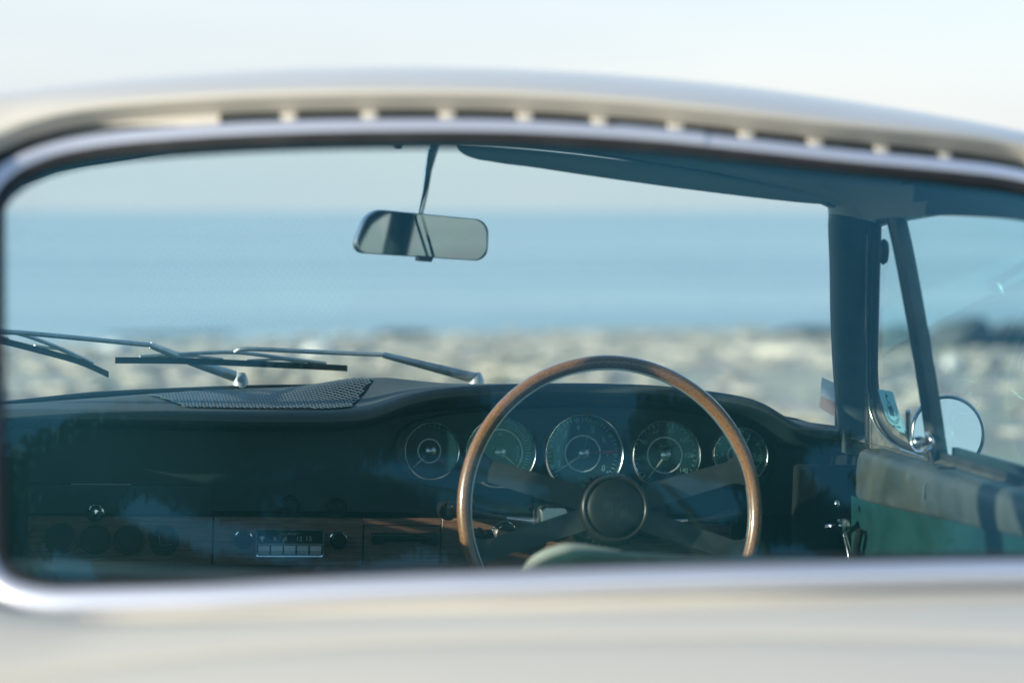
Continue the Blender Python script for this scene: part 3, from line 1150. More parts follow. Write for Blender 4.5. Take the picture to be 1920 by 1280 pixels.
# A pillars: right one is seen inside, black vinyl, with a headliner cap at its top
for sgn in (1, -1):
    pth = [(0.6619,0.1250,0.8093), (0.6560,0.1200,0.8492), (0.6286,0.0700,0.9310), (0.6046,0.0200,1.0101), (0.5833,-0.0300,1.0865), (0.5654,-0.0700,1.1456), (0.5622,-0.0850,1.1710)]
    P = [Vector(p) for p in pth]
    if sgn < 0:
        P = [Vector((-p.x - .045, p.y, p.z)) for p in P]
    P = crom(P, 5)
    fr = []
    for p in P:
        fr.append((Vector((sgn, 0, 0)), Vector((0, 1, 0))))
    prof = [(-.024, .030), (-.026, .010), (-.023, -.010), (-.014, -.022), (.000, -.026), (.016, -.024), (.028, -.014), (.030, .012), (.022, .036), (-.010, .042)]
    b = B(); b.sweep(P, prof, fr)
    ap = b.obj('a_pillar', 'worn_vinyl', car, 50)
    if sgn > 0:
        ap['label'] = 'windscreen pillar on the driver side trimmed in worn black vinyl'
    # seam of the trim where the headliner begins
    cap = [P[-1] + Vector((sgn * a, q, -.015)) for a, q in prof]
    b = B()
    rows = [[P[-1] + Vector((sgn * a * 1.06, q * 1.06, -.012 - .012 * (a + .03) / .06)) for a, q in prof],
            [P[-1] + Vector((sgn * a * 1.25, q * 1.2 - .01, .012)) for a, q in prof],
            [P[-1] + Vector((sgn * a * 1.9 + sgn * .004, q * 1.6 - .03, .030)) for a, q in prof]]
    b.grid(rows, closed_u=True)
    b.obj('pillar_cap', 'headliner', ap, 60)

# ------------------------------------------------------------------ doors (right one in view)
def mir(pts, sgn):
    return [Vector((p[0] * sgn, p[1], p[2])) for p in pts]


def door(sgn):
    # rolled pad along the top of the door
    ysd = [.005, .000, -.010, -.03, -.08, -.2, -.35, -.5, -.7, -.9, -1.02]
    rows = []
    for i_, y in enumerate(ysd):
        t = (-y) / .606
        zt = .832 + .004 * t
        zb = .758 + .030 * min(1.2, t)
        e = [.55, .30, .14, .04, 0, 0, 0, 0, 0, 0, 0][i_]
        sec = [(.672, zt - .004), (.640, zt + .001), (.614, zt + .000), (.605, zt - .006), (.6015, zt - .016), (.600, (zt + zb) / 2), (.601, zb + .006), (.604, zb + .001), (.622, zb - .001)]
        zm = (zt + zb) / 2
        rows.append([Vector((sgn * (x_ + (.650 - x_) * e), y + .0, z_ + (zm - z_) * e * .35)) for x_, z_ in sec])
    b = B(); b.grid(rows)
    b.f.append(tuple(range(9)))
    d = b.obj('door', 'worn_vinyl', car, 60)
    # stitched seam across the pad
    ysm = -.294
    t = .294 / .606
    zt = .832 + .004 * t; zb = .758 + .030 * t
    b = B(); b.tube([Vector((sgn * .640, ysm, zt + .0022)), Vector((sgn * .618, ysm, zt + .0015)), Vector((sgn * .6055, ysm, zt - .0078)), Vector((sgn * .5995, ysm, zt - .022)), Vector((sgn * .5975, ysm - .002, zt - .04))], .0013, 6)
    b.obj('pad_seam', 'black_vinyl', d)
    # green door card
    b = B()
    rows = [[Vector((sgn * .606, y, .765 + .030 * min(1.2, -y / .606) if False else .762 + .028 * min(1.2, max(0, -y / .606)))), Vector((sgn * .609, y, .70)), Vector((sgn * .613, y, .60)), Vector((sgn * .62, y, .35))] for y in (.004, -.2, -.4, -.6, -.8, -1.02)]
    b.grid(rows)
    b.obj('door_card', 'green_vinyl', d, 60)
    # dusty sill strip between pad and glass
    b = B()
    rows = [[Vector((sgn * .636, y, .8335)), Vector((sgn * .650, y, .8385)), Vector((sgn * .664, y, .838)), Vector((sgn * .690, y, .832))] for y in (.12, .05, 0, -.2, -.4, -.6, -.8, -1.02)]
    b.grid(rows)
    b.obj('window_sill', 'sill_dusty', d, 60)
    # glass channel rail behind the divider bar
    b = B()
    b.box((sgn * .676, -.62, .846), (.008, .84, .014))
    b.box((sgn * .652, -.62, .842), (.006, .84, .010))
    b.obj('glass_channel', 'rubber', d)
    # quarter light: frame, glass
    fr_in = [(0.5915,-0.1004,1.1422), (0.6033,-0.0692,1.0733), (0.6149,-0.0403,1.0058), (0.6255,-0.0156,0.9446), (0.6323,-0.0078,0.9080), (0.6390,-0.0169,0.8757), (0.6449,-0.0525,0.8544), (0.6492,-0.1004,0.8445), (0.6533,-0.1663,0.8406)]
    F = crom(mir(fr_in, sgn), 5)
    b = B(); b.tube(F, .0075, 8, flat=.8)
    q_o = b.obj('quarter_light', 'rubber', d, 60)
    F2 = [p + Vector((-sgn * .007, 0, .000)) for p in F]
    b = B(); b.tube([p + Vector((-sgn * .0035, .004, -.004)) for p in F2[8:]], .0022, 6)
    b.obj('frame_edge', 'olive_metal', q_o, 60)
    # outer door frame beside the pillar
    b = B(); b.tube(crom(mir([(0.6452,0.0412,0.8289), (0.6346,0.0187,0.8891), (0.6250,-0.0017,0.9437), (0.6076,-0.0369,1.0427), (0.5921,-0.0722,1.1317), (0.5889,-0.0996,1.1552)], sgn), 4), .0085, 8, flat=.9)
    b.obj('door_frame', 'rubber', d, 60)
    b = B(); b.tube(crom(mir([(0.6337,0.0249,0.8304), (0.6137,-0.0180,0.9446), (0.5963,-0.0532,1.0430), (0.5809,-0.0884,1.1316)], sgn), 4), .0012, 6)
    b.obj('frame_bead', 'satin_metal', d, 60)
    # triangular corner plate under the quarter light
    cp = mir([(0.6415,0.0399,0.8274), (0.6286,0.0122,0.9010), (0.6316,-0.0200,0.8939), (0.6371,-0.0462,0.8723), (0.6420,-0.0892,0.8580), (0.6460,-0.1406,0.8508), (0.6495,-0.1946,0.8465), (0.6524,-0.1891,0.8301), (0.6481,-0.0768,0.8235)], sgn)
    b = B(); b.plate(cp, (sgn * .012, 0, 0))
    b.obj('corner_plate', 'sill_dusty', d, 30)
    # divider bar
    bar = mir([(0.5916,-0.1663,1.1583), (0.6011,-0.1761,1.1118), (0.6138,-0.1834,1.0485), (0.6263,-0.1889,0.9852), (0.6388,-0.1926,0.9217), (0.6513,-0.1928,0.8577), (0.6580,-0.1948,0.8237)], sgn)
    bar = crom(bar, 4)
    frb = []
    for i_ in range(len(bar)):
        t_ = (bar[min(i_ + 1, len(bar) - 1)] - bar[max(0, i_ - 1)]).normalized()
        nx = Vector((sgn, 0, .19)).normalized()
        frb.append((t_.cross(nx).normalized(), nx))
    w = .0135
    b = B(); b.sweep(bar, [(-w, -.006), (-w * .45, -.011), (-w * .35, -.0085), (w * .35, -.0085), (w * .45, -.011), (w, -.006), (w, .010), (-w, .010)], frb)
    dv = b.obj('divider_bar', 'bar_metal', d, 40)
    b = B(); b.sweep(bar, [(-w * .3, -.0075), (w * .3, -.0075), (w * .3, -.0090), (-w * .3, -.0090)], frb)
    b.obj('weather_strip', 'rubber', dv)
    # panes
    qp = mir([(0.5928,-0.1099,1.1380), (0.6155,-0.0558,1.0066), (0.6262,-0.0333,0.9459), (0.6325,-0.0284,0.9119), (0.6387,-0.0405,0.8831), (0.6441,-0.0745,0.8640), (0.6479,-0.1188,0.8559), (0.6520,-0.1801,0.8507), (0.6388,-0.1926,0.9217), (0.6138,-0.1834,1.0485), (0.5927,-0.1718,1.1541)], sgn)
    b = B(); b.add(qp, [tuple(range(len(qp)))])
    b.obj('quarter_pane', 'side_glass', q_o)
    dp = [(.662 - .194 * (z - .83) - .05 * (y + .3), y, z) for y, z in ((-.205, .83), (-.185, 1.155), (-.40, 1.168), (-.60, 1.160), (-.735, 1.135), (-.85, .83))]
    dp = [(x_ * sgn, y, z) for x_, y, z in dp]
    b = B(); b.add(dp, [tuple(range(6))])
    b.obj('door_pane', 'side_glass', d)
    # frame over the door glass and the lock pillar behind it
    tp = crom(mir([(.6004, -.07, 1.150), (.601, -.185, 1.160), (.6075, -.40, 1.172), (.614, -.60, 1.165), (.62, -.74, 1.14)], sgn), 5)
    b = B(); b.tube(tp, .009, 8)
    b.obj('window_frame', 'satin_metal', d, 60)
    return d


d_r = door(1)
d_r['label'] = 'driver door with grey rolled pad over a green panel'
d_l = door(-1)
for sgn in (1, -1):
    # centre pillar, rear quarter panel trim and quarter glass
    b = B()
    pp = crom(mir([(.668, -.86, .80), (.655, -.84, .90), (.635, -.80, 1.03), (.615, -.745, 1.155)], sgn), 5)
    b.tube(pp, .020, 8, flat=1.3)
    b.obj('centre_pillar', 'black_vinyl', car, 60)
    b = B()
    rows = [[Vector((sgn * .672, y, .842)), Vector((sgn * .64, y, .842)), Vector((sgn * .61, y, .825)), Vector((sgn * .60, y, .70)), Vector((sgn * .60, y, .30))] for y in (-.90, -1.02, -1.10)]
    b.grid(rows)
    b.obj('quarter_panel_trim', 'black_vinyl', car, 60)
    qg = mir([(.66, -.88, .845), (.655, -1.03, .85), (.63, -.93, 1.03), (.61, -.82, 1.12), (.632, -.81, 1.03)], sgn)
    b = B(); b.add(qg, [tuple(range(5))])
    b.obj('rear_quarter_pane', 'side_glass', car)

# window winder and pull on the right door
b = B()
wp = [(0.5700,0.0020,0.7168), (0.5780,-0.0044,0.7193), (0.5850,-0.0180,0.7235), (0.5880,-0.0244,0.7116), (0.5900,-0.0367,0.6923), (0.5920,-0.0471,0.6699)]
b.tube(crom([Vector(p) for p in wp], 5), [.0045] * 11 + [.004] * 15, 8)
wo = b.obj('window_winder', 'chrome', d_r, 60)
b = B(); kc = Vector((0.5830,-0.0284,0.7234)); b.lathe([(.0, -.010), (.009, -.008), (.0115, 0), (.009, .008), (0, .010)], kc, Y, Z, X, 16)
b.obj('knob', 'chrome', wo, 60)
b = B(); kc = Vector((0.5700,-0.0398,0.7557)); b.lathe([(.0, -.004), (.004, -.003), (.005, 0), (.004, .003), (0, .004)], kc, Y, Z, X, 12)
b.obj('screw_head', 'chrome', d_r, 60)
b = B()
for a, c_ in (((1596,985), (1590,1060)), ((1630,975), (1640,1060))):
    pass
hp = [(0.6000,-0.0427,0.6647), (0.5980,-0.0496,0.6928), (0.5970,-0.0590,0.7128), (0.6000,-0.0562,0.7207)]
b.tube(crom([Vector(p) for p in hp], 5), .006, 8)
b.obj('door_pull', 'matt_black', d_r, 60)

# quarter light catch and door lock button
b = B()
lv = [(0.6129,-0.1885,0.8996), (0.6155,-0.1833,0.8849), (0.6185,-0.1812,0.8690), (0.6224,-0.1844,0.8551), (0.6266,-0.1959,0.8463), (0.6301,-0.2081,0.8470), (0.6331,-0.2168,0.8543)]
b.tube(crom([Vector(p) for p in lv], 5), [.0034] * 6 + [.0040] * 10 + [.0044] * 10 + [.004] * 5, 10)
ct = b.obj('quarter_light_catch', 'chrome', d_r, 60)
b = B(); kc = Vector((0.6327,-0.1825,0.8578)); b.lathe([(.0, -.010), (.006, -.008), (.0085, 0), (.006, .008), (0, .010)], kc, Y, Z, X, 16)
b.obj('catch_hub', 'chrome', ct, 60)
b = B(); b.tube(crom([Vector((0.6351,-0.2021,0.8713)), Vector((0.6368,-0.2137,0.8653)), Vector((0.6393,-0.2127,0.8525)), Vector((0.6414,-0.2011,0.8385))], 4), .0032, 8)
b.obj('catch_hook', 'chrome', ct, 60)
b = B(); b.tube([Vector((0.6375,-0.2099,0.8508)), Vector((0.6381,-0.2124,0.8482)), Vector((0.6431,-0.2156,0.8231))], [.0070, .0062, .0062], 12)
b.obj('lock_button', 'black_plastic', d_r, 50)
b = B(); b.tube([Vector((0.6384,-0.1011,0.8385)), Vector((0.6405,-0.1404,0.8376)), Vector((0.6428,-0.1802,0.8362))], .0022, 8)
b.obj('catch_plate', 'chrome', ct, 50)
# round bumper inside the upper corner of the quarter light
b = B(); kc = Vector((0.5948,-0.1200,1.1092)); b.lathe([(.0, -.006), (.008, -.005), (.010, 0), (.008, .005), (0, .006)], kc, Y, Z * 1.8, X, 18)
b.obj('corner_buffer', 'rubber', d_r, 60)

# stickers on the glass
def on_poly(name, px, m, parent, lift):
    b_ = B(); b_.add([Vector(p) for p in px], [tuple(range(len(px)))])
    return b_.obj(name, m, parent)


SGn = Vector((-1, -.05, -.194)).normalized()
st = on_poly('window_sticker', [(0.6295,-0.0233,0.9160), (0.6320,-0.0761,0.9165), (0.6439,-0.0984,0.8611), (0.6409,-0.0453,0.8626)], 'sticker_blue', d_r, 0)
st['label'] = 'pale blue sticker printed with a dark emblem on the quarter light'
eu = (Vector((0.6320,-0.0761,0.9165)) - Vector((0.6295,-0.0233,0.9160)))
ev = (Vector((0.6295,-0.0233,0.9160)) - Vector((0.6409,-0.0453,0.8626)))
o0 = Vector((0.6409,-0.0453,0.8626)) + SGn * .0006


def S(u, v):
    return o0 + eu * u + ev * v


b = B()


def stroke(pts, w):
    P = [S(*p) for p in pts]
    for a, c_ in zip(P, P[1:]):
        dd = (c_ - a).normalized(); q = dd.cross(SGn) * w
        b.add([a - q, a + q, c_ + q, c_ - q], [(0, 1, 2, 3)])


arc = [(0.5 + .34 * math.cos(a), .42 + .20 * math.sin(a)) for a in [R(200 + 140 * k / 12) for k in range(13)]]
stroke(arc, .0006)
arc = [(0.5 + .42 * math.cos(a), .42 + .25 * math.sin(a)) for a in [R(195 + 150 * k / 12) for k in range(13)]]
stroke(arc, .0006)
for u in (.36, .43, .5, .57, .64):
    stroke([(u, .36), (.5 + (u - .5) * .5, .60)], .0010)
stroke([(.30, .48), (.42, .66), (.5, .72), (.58, .66), (.70, .48)], .0009)
stroke([(.5, .70), (.44, .80), (.54, .86), (.46, .93)], .0011)
stroke([(.40, .84), (.60, .88)], .0009)
stroke([(.12, .50), (.22, .42), (.14, .38)], .0008)
stroke([(.88, .50), (.78, .42), (.86, .38)], .0008)
for k in range(11):
    u = .22 + .056 * k
    if k != 5:
        stroke([(u, .095), (u + .034, .095)], .0011)
b.obj('emblem', 'sticker_ink', st, 0)
st2 = on_poly('windscreen_sticker', [(0.6296,0.2232,0.9143), (0.6576,0.2197,0.9029), (0.6782,0.2859,0.8460), (0.6469,0.2844,0.8630)], 'sticker_white', ws_o, 0)
b = B(); b.add([Vector(p) for p in [(0.6398,0.2578,0.8841), (0.6677,0.2556,0.8716), (0.6764,0.2831,0.8479), (0.6467,0.2814,0.8641)]], [(0, 1, 2, 3)])
b.obj('sticker_band', 'sticker_pink', st2)

# exterior mirror on the right door
mc = Vector((0.7750,0.0746,0.8458))
mn = Vector((-.10, -1.0, .13)).normalized()
mx_ = Z.cross(-mn).normalized() * -1
mx_ = mn.cross(Z).normalized()
mz_ = mx_.cross(mn).normalized()
b = B(); b.lathe([(.0505, .002), (.0535, .004), (.0555, .002), (.0560, -.006), (.050, -.022), (.034, -.034), (.012, -.040), (0, -.041)], mc, mx_, mz_, mn, 48)
em = b.obj('exterior_mirror', 'satin_metal', car, 60)
b = B(); b.lathe([(0, .0012), (.0508, .0012)], mc, mx_, mz_, mn, 48)
b.obj('mirror_glass', 'mirror', em)
b = B(); b.tube(crom([mc + mn * -.030 + mz_ * -.01, mc + Vector((-.01, .04, -.045)), Vector((.735, mc.y + .045, .795))], 6), [.010] * 7 + [.008] * 6, 10)
b.obj('mirror_stalk', 'chrome', em, 60)

# ------------------------------------------------------------------ interior mirror, visor
imc = Vector((-0.0197,-0.0200,1.1117))
imn = Vector((.315, -1.0, -.012)).normalized()
imx = -imn.cross(Z).normalized()
imz = imn.cross(imx) * -1
if imz.z < 0:
    imz = -imz
if imx.x < 0:
    imx = -imx
# right end a little lower than the left
rollq = Matrix.Rotation(R(-2.0), 3, imn)
hw_, hh_ = .0965, .0292
outl = []
for a, c_ in rrect(2 * hw_, 2 * hh_, .020, 6):
    # left end slanted
    a2 = a + (.012 * (c_ / hh_) if a < 0 else 0)
    c2 = c_ * (1.0 + .03 * (-a / hw_))
    outl.append((a2, c2))


def im(a, c_, d_):
    return imc + imx * a + imz * (c_ + (-.0045 * a / hw_)) + imn * d_


b = B()
rings = []
for s_, d_ in ((.955, .004), (.985, .0055), (1.0, .003), (1.0, -.006), (.93, -.016), (.6, -.022), (.05, -.023)):
    rings.append([im(a * s_, c_ * s_ if s_ > .9 else c_ * s_, d_) for a, c_ in outl])
b.grid(rings, closed_u=True)
rv = b.obj('rear_view_mirror', 'satin_metal', car, 50)
b = B(); b.add([im(a * .957, c_ * .957, .0042) for a, c_ in outl], [tuple(range(len(outl)))])
b.obj('mirror_glass', 'mirror_dim', rv, 0)
for a0, a1 in ((-.018, .004), (-.006, .013)):  # tilted mirror strips added to stand in for bright reflected streaks
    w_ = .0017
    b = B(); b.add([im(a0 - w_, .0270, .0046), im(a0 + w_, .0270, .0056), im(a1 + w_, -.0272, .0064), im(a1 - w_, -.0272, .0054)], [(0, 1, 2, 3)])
    b.obj('reflection_streak', 'mirror', rv, 0)
b = B(); b.plate([im(-.010, -.027, -.004), im(.012, -.027, -.004), im(.009, -.0345, -.004), im(-.010, -.0345, -.004)], imn * .012)
b.obj('dip_lever', 'black_plastic', rv, 30)
b = B(); b.tube([im(-.002, .025, -.012), Vector((-0.0188,-0.0120,1.1707)), Vector((-0.0144,-0.0060,1.1997)), Vector((-0.0084,0.0000,1.2252)), Vector((-0.0039,0.0050,1.2472)), Vector((-0.0000,0.0100,1.2641))], [.0046, .0048, .0055, .0072, .0100, .0130], 12)
b.obj('mirror_stalk', 'chrome', rv, 60)
# clip block beside the stalk
b = B()
b.plate([Vector((-0.1065,-0.0100,1.2378)), Vector((-0.1064,-0.0100,1.2328)), Vector((-0.0616,-0.0100,1.2323)), Vector((-0.0593,-0.0100,1.2274)), Vector((-0.0521,-0.0100,1.2270)), Vector((-0.0474,-0.0100,1.2400))], (0, .02, 0))
b.obj('visor_clip', 'black_plastic', car, 30)

# driver sun visor
lo = [(0.0201,-0.0300,1.2376), (0.0225,-0.0300,1.2284), (0.0311,-0.0320,1.2215), (0.0475,-0.0350,1.2163), (0.0654,-0.0370,1.2140), (0.0869,-0.0400,1.2112), (0.1227,-0.0440,1.2080), (0.1952,-0.0500,1.1997), (0.3044,-0.0600,1.1881), (0.4129,-0.0750,1.1779), (0.4914,-0.0900,1.1717), (0.5162,-0.0950,1.1717), (0.5256,-0.1000,1.1763), (0.5299,-0.1000,1.1837)]
lo = crom([Vector(p) for p in lo], 4)
b = B()
rows = []
for p in lo:
    zt = 1.245 - .19 * p.x ** 2 - .012
    zt = max(zt, p.z + .004)
    zm = (p.z + zt) / 2
    h = (zt - p.z) / 2
    rows.append([Vector((p.x, p.y - .000 + .010 * math.sin(q), zm - h * math.cos(q))) for q in [2 * PI * k / 10 for k in range(10)]])
b.grid(rows, closed_u=True)
b.obj('sun_visor', 'visor_vinyl', car, 70)

# ------------------------------------------------------------------ dashboard
edge_px = [(-0.6684,0.1900,0.8498), (-0.5814,0.1900,0.8503), (-0.4715,0.1900,0.8512), (-0.3600,0.1900,0.8514), (-0.2471,0.1900,0.8508), (-0.1636,0.1880,0.8514), (-0.1027,0.1840,0.8535), (-0.0650,0.1780,0.8584), (-0.0390,0.1720,0.8678), (-0.0094,0.1650,0.8804), (0.0318,0.1580,0.8908), (0.0773,0.1520,0.8967), (0.1391,0.1500,0.9010), (0.2176,0.1500,0.9039), (0.2810,0.1500,0.9042), (0.3609,0.1500,0.9024), (0.4336,0.1500,0.8958), (0.4866,0.1500,0.8881), (0.5196,0.1500,0.8776), (0.5447,0.1500,0.8637), (0.5699,0.1500,0.8499), (0.5989,0.1500,0.8431), (0.6321,0.1500,0.8396), (0.6905,0.1500,0.8348)]
edge = resample(crom([Vector(p) for p in edge_px], 6), 121)
edge_s = edge


def cowl_y(x):
    return ws_y(x, .858) - .012


def dash_top_z(x, y, e):
    zc = .862 - .09 * x * x
    return zc


rows = []
NT = 22
for k in range(NT + 1):
    t = k / NT
    row = []
    for p in edge_s:
        yb = cowl_y(p.x) - .004
        zb = .866 - .075 * p.x * p.x
        x = p.x
        y = p.y + (yb - p.y) * t
        z = p.z + (zb - p.z) * (t ** .9) + .006 * math.sin(PI * min(1, t * 1.0))
        # speaker hump in the middle of the dash
        z += .019 * math.exp(-((x + .055) / .085) ** 2 - ((y - .36) / .085) ** 2)
        row.append(Vector((x, y, z)))
    rows.append(row)
dash_rows = rows
# rolled lip, underside and face below it
def under(p, k):
    return p


lip1, lip2, lip3, lip4, lip5 = [], [], [], [], []
for p in edge_s:
    hood = 1 / (1 + math.exp(-(p.x + .02) / .02))
    r_ = .012
    lip1.append(p + Vector((0, -.006, -.004)))
    lip2.append(p + Vector((0, -.010, -.012)))
    lip3.append(p + Vector((0, -.006, -.022)))
    lip4.append(p + Vector((0, .010, -.026 - .002 * hood)))
    lip5.append(Vector((p.x, .262, p.z - .034 - .010 * hood)))
face0 = [Vector((p.x, .262, .700)) for p in edge_s]
b = B()
b.grid(rows[::-1] + [lip1, lip2, lip3, lip4, lip5, face0])
dash = b.obj('dashboard', 'dash_top_vinyl', car, 60)
# two materials: soft top, black front
dash.data.materials.append(MAT['black_vinyl'])
nper = len(edge_s) - 1
for i_, pl in enumerate(dash.data.polygons):
    if i_ // nper >= NT + 2:
        pl.material_index = 1
# added shade plates, knee roll below the wood
b = B()
kr = [Vector((x, .252, .607)) for x in (-.64, -.3, 0, .3, .64)]
b.tube(kr, .015, 12)
b.box((0, .30, .58), (1.27, .06, .06))
b.obj('knee_roll', 'black_vinyl', dash, 60)
b = B()
b.box((.662, .30, .56), (.014, .66, .50))
b.box((-.662, .30, .56), (.014, .66, .50))
b.box((0, .50, .58), (1.30, .03, .46))
b.obj('kick_panel', 'matt_black', car)

for sgn in (1, -1):  # black plates added to stand in for shade over the kick panels
    b = B(); b.box((sgn * .600, .055, .615), (.128, .016, .37))
    bevel(b.obj('shade_plate', 'matt_black', dash, 30), .006, 2)
# perforated speaker grille in the dash top: a lattice of thin strands following the hump
def dtop(x, y):
    # sample the dash top
    k = min(range(len(edge_s)), key=lambda q: abs(edge_s[q].x - x))
    p = edge_s[k]
    yb = cowl_y(x) - .004
    t = max(0, min(1, (y - p.y) / (yb - p.y)))
    zb = .866 - .075 * x * x
    z = p.z + (zb - p.z) * (t ** .9) + .006 * math.sin(PI * t)
    z += .019 * math.exp(-((x + .055) / .085) ** 2 - ((y - .36) / .085) ** 2)
    return z


poly = [(-.372, .335), (-.325, .212), (-.085, .206), (-.040, .330), (-.085, .425), (-.235, .425), (-.31, .405)]


def inside(x, y):
    c_ = False
    n = len(poly)
    for i_ in range(n):
        (x1, y1), (x2, y2) = poly[i_], poly[(i_ + 1) % n]
        if (y1 > y) != (y2 > y) and x < (x2 - x1) * (y - y1) / (y2 - y1) + x1:
            c_ = not c_
    return c_


b = B()
px_, py_ = .0096, .0150
hole = []
for j in range(-2, 40):
    for i_ in range(0, 80):
        x = -.40 + i_ * px_ + (px_ / 2 if j % 2 else 0)
        y = .20 + j * py_ / 2
        if not inside(x, y):
            continue
        z = dtop(x, y) + .0018
        # strand: raised slanted sliver between the holes
        for (dx, dy) in ((px_ / 2, py_ / 2), (-px_ / 2, py_ / 2)):
            x2, y2 = x + dx, y + dy
            if not inside(x2, y2):
                continue
            z2 = dtop(x2, y2) + .0018
            a = Vector((x, y, z)); c_ = Vector((x2, y2, z2))
            q = Vector((-(y2 - y), x2 - x, 0)).normalized() * .0015
            up = Vector((0, 0, .0012))
            b.add([a - q, a + q, c_ + q, c_ - q, a + up, c_ + up], [(0, 4, 5, 3), (4, 1, 2, 5)])
gr = b.obj('speaker_grille', 'grille_metal', dash, 0)
gr['kind'] = 'stuff'
b = B()
b.add([Vector((x, y, dtop(x, y) + .0008)) for x, y in poly] + [Vector((-.2, .3, dtop(-.2, .3) + .0008))], [])
gx = [(-.372 + .332 * k / 24) for k in range(25)]
rows = []
for j in range(13):
    v = j / 12
    row = []
    for k in range(25):
        u = k / 24
        yl = lin(gx[k], [(-.372, .335), (-.325, .212), (-.085, .206), (-.040, .330)]) if False else np.interp(gx[k], [-.372, -.325, -.085, -.040], [.335, .212, .206, .330])
        yh = np.interp(gx[k], [-.372, -.31, -.235, -.085, -.040], [.335, .405, .425, .425, .330])
        y = yl + (yh - yl) * v
        row.append(Vector((gx[k], y, dtop(gx[k], y) + .0008)))
    rows.append(row)
b = B(); b.grid(rows)
b.obj('grille_backing', 'matt_black', gr, 60)

# instrument pod: a rounded plate carrying the five dials
pod_px = [(-0.0170,0.2460,0.7885), (-0.0130,0.2460,0.8122), (0.0024,0.2460,0.8305), (0.0307,0.2460,0.8412), (0.0703,0.2460,0.8489), (0.1422,0.2460,0.8563), (0.2392,0.2460,0.8610), (0.3045,0.2460,0.8620), (0.3869,0.2460,0.8608), (0.4619,0.2460,0.8547), (0.5209,0.2460,0.8434), (0.5578,0.2460,0.8235), (0.5733,0.2460,0.7952), (0.5676,0.2460,0.7674), (0.5454,0.2460,0.7509), (0.4995,0.2460,0.7415), (0.3997,0.2460,0.7334), (0.2706,0.2460,0.7275), (0.1381,0.2460,0.7297), (0.0576,0.2460,0.7377), (0.0135,0.2460,0.7485), (-0.0100,0.2460,0.7648)]
pc = crom([Vector(p) for p in pod_px], 4, True)
cc = Vector((.275, .246, .792))
b = B()
rings = [[p + Vector((0, .03, 0)) for p in pc], [p + Vector((0, .004, 0)) for p in pc], [cc + (p - cc) * .985 + Vector((0, 0, 0)) for p in pc], [cc + (p - cc) * .5 for p in pc], [cc + (p - cc) * .02 for p in pc]]
b.grid(rings, closed_u=True)
pod = b.obj('instrument_panel', 'panel_vinyl', car, 50)

GN0 = Vector((0, -1, .10)).normalized()


def gauge(c, r, label, yaw=0.0, inner=.45):
    n = Matrix.Rotation(R(yaw), 3, 'Z') @ GN0
    ex = Z.cross(-n).normalized() * -1
    ex = n.cross(Z).normalized() * -1
    if ex.x < 0:
        ex = -ex
    ey = n.cross(ex).normalized()
    if ey.z < 0:
        ey = -ey
    c = Vector(c)
    b = B(); b.lathe([(0, -.006), (r * .93, -.006), (r * .945, .004), (r * .97, .007)], c, ex, ey, n, 56)
    g = b.obj('gauge', 'dial_black', car, 40)
    g['label'] = label
    b = B(); b.lathe([(r * .945, .0055), (r * .950, .0082), (r * .962, .0098), (r * .978, .0103), (r * .993, .0094), (r * 1.004, .0070), (r * 1.007, .003), (r * 1.007, -.026)], c, ex, ey, n, 64)
    b.obj('bezel', 'bezel_metal', g, 60)
    b = B(); b.lathe([(r * inner - .0019, -.0055), (r * inner - .0019, -.0045), (r * inner, -.0045), (r * inner, -.0055)], c, ex, ey, n, 56)
    b.obj('inner_ring', 'ring_print', g, 40)
    b = B(); b.lathe([(.0, .0052), (.0045, .0045), (.0078, .003), (.0088, 0), (.0088, -.005)], c, ex, ey, n, 24)
    b.obj('hub_cap', 'hub_metal', g, 30)
    b = B(); b.lathe([(0, .0062), (r * .955, .0062)], c, ex, ey, n, 56)
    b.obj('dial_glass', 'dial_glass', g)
    return g, c, ex, ey, n




def pol(G, rad, ang, h=-.0048):
    g, c, ex, ey, n = G
    return c + ex * rad * math.cos(R(ang)) + ey * rad * math.sin(R(ang)) + n * h


def ticks(G, angs, r0, r1, w, m, name='tick_marks'):
    b_ = B()
    w = w * 1.2
    g, c, ex, ey, n = G
    for a in angs:
        d_ = ex * math.cos(R(a)) + ey * math.sin(R(a)); s_ = -ex * math.sin(R(a)) + ey * math.cos(R(a))
        b_.add([pol(G, r0, a) - s_ * w, pol(G, r0, a) + s_ * w, pol(G, r1, a) + s_ * w, pol(G, r1, a) - s_ * w], [(0, 1, 2, 3)])
    o_ = b_.obj(name, m, g, 0)
    o_['kind'] = 'stuff'
    return o_


def needle(G, ang, length, tail, w, m='needle_cream', name='needle'):
    g, c, ex, ey, n = G
    s_ = -ex * math.sin(R(ang)) + ey * math.cos(R(ang))
    w = w * 1.4
    b_ = B()
    b_.plate([pol(G, -tail, ang, 0.0) - s_ * w * 1.4, pol(G, -tail, ang, 0.0) + s_ * w * 1.4, pol(G, length, ang, 0.0) + s_ * w * .5, pol(G, length, ang, 0.0) - s_ * w * .5], n * .001)
    return b_.obj(name, m, g, 0)


def num(G, s, rad, ang, size, m='dial_print'):
    g, c, ex, ey, n = G
    return text_obj('numeral', s, size, m, g, pol(G, rad, ang, -.0046), ex, ey)


GY = .243
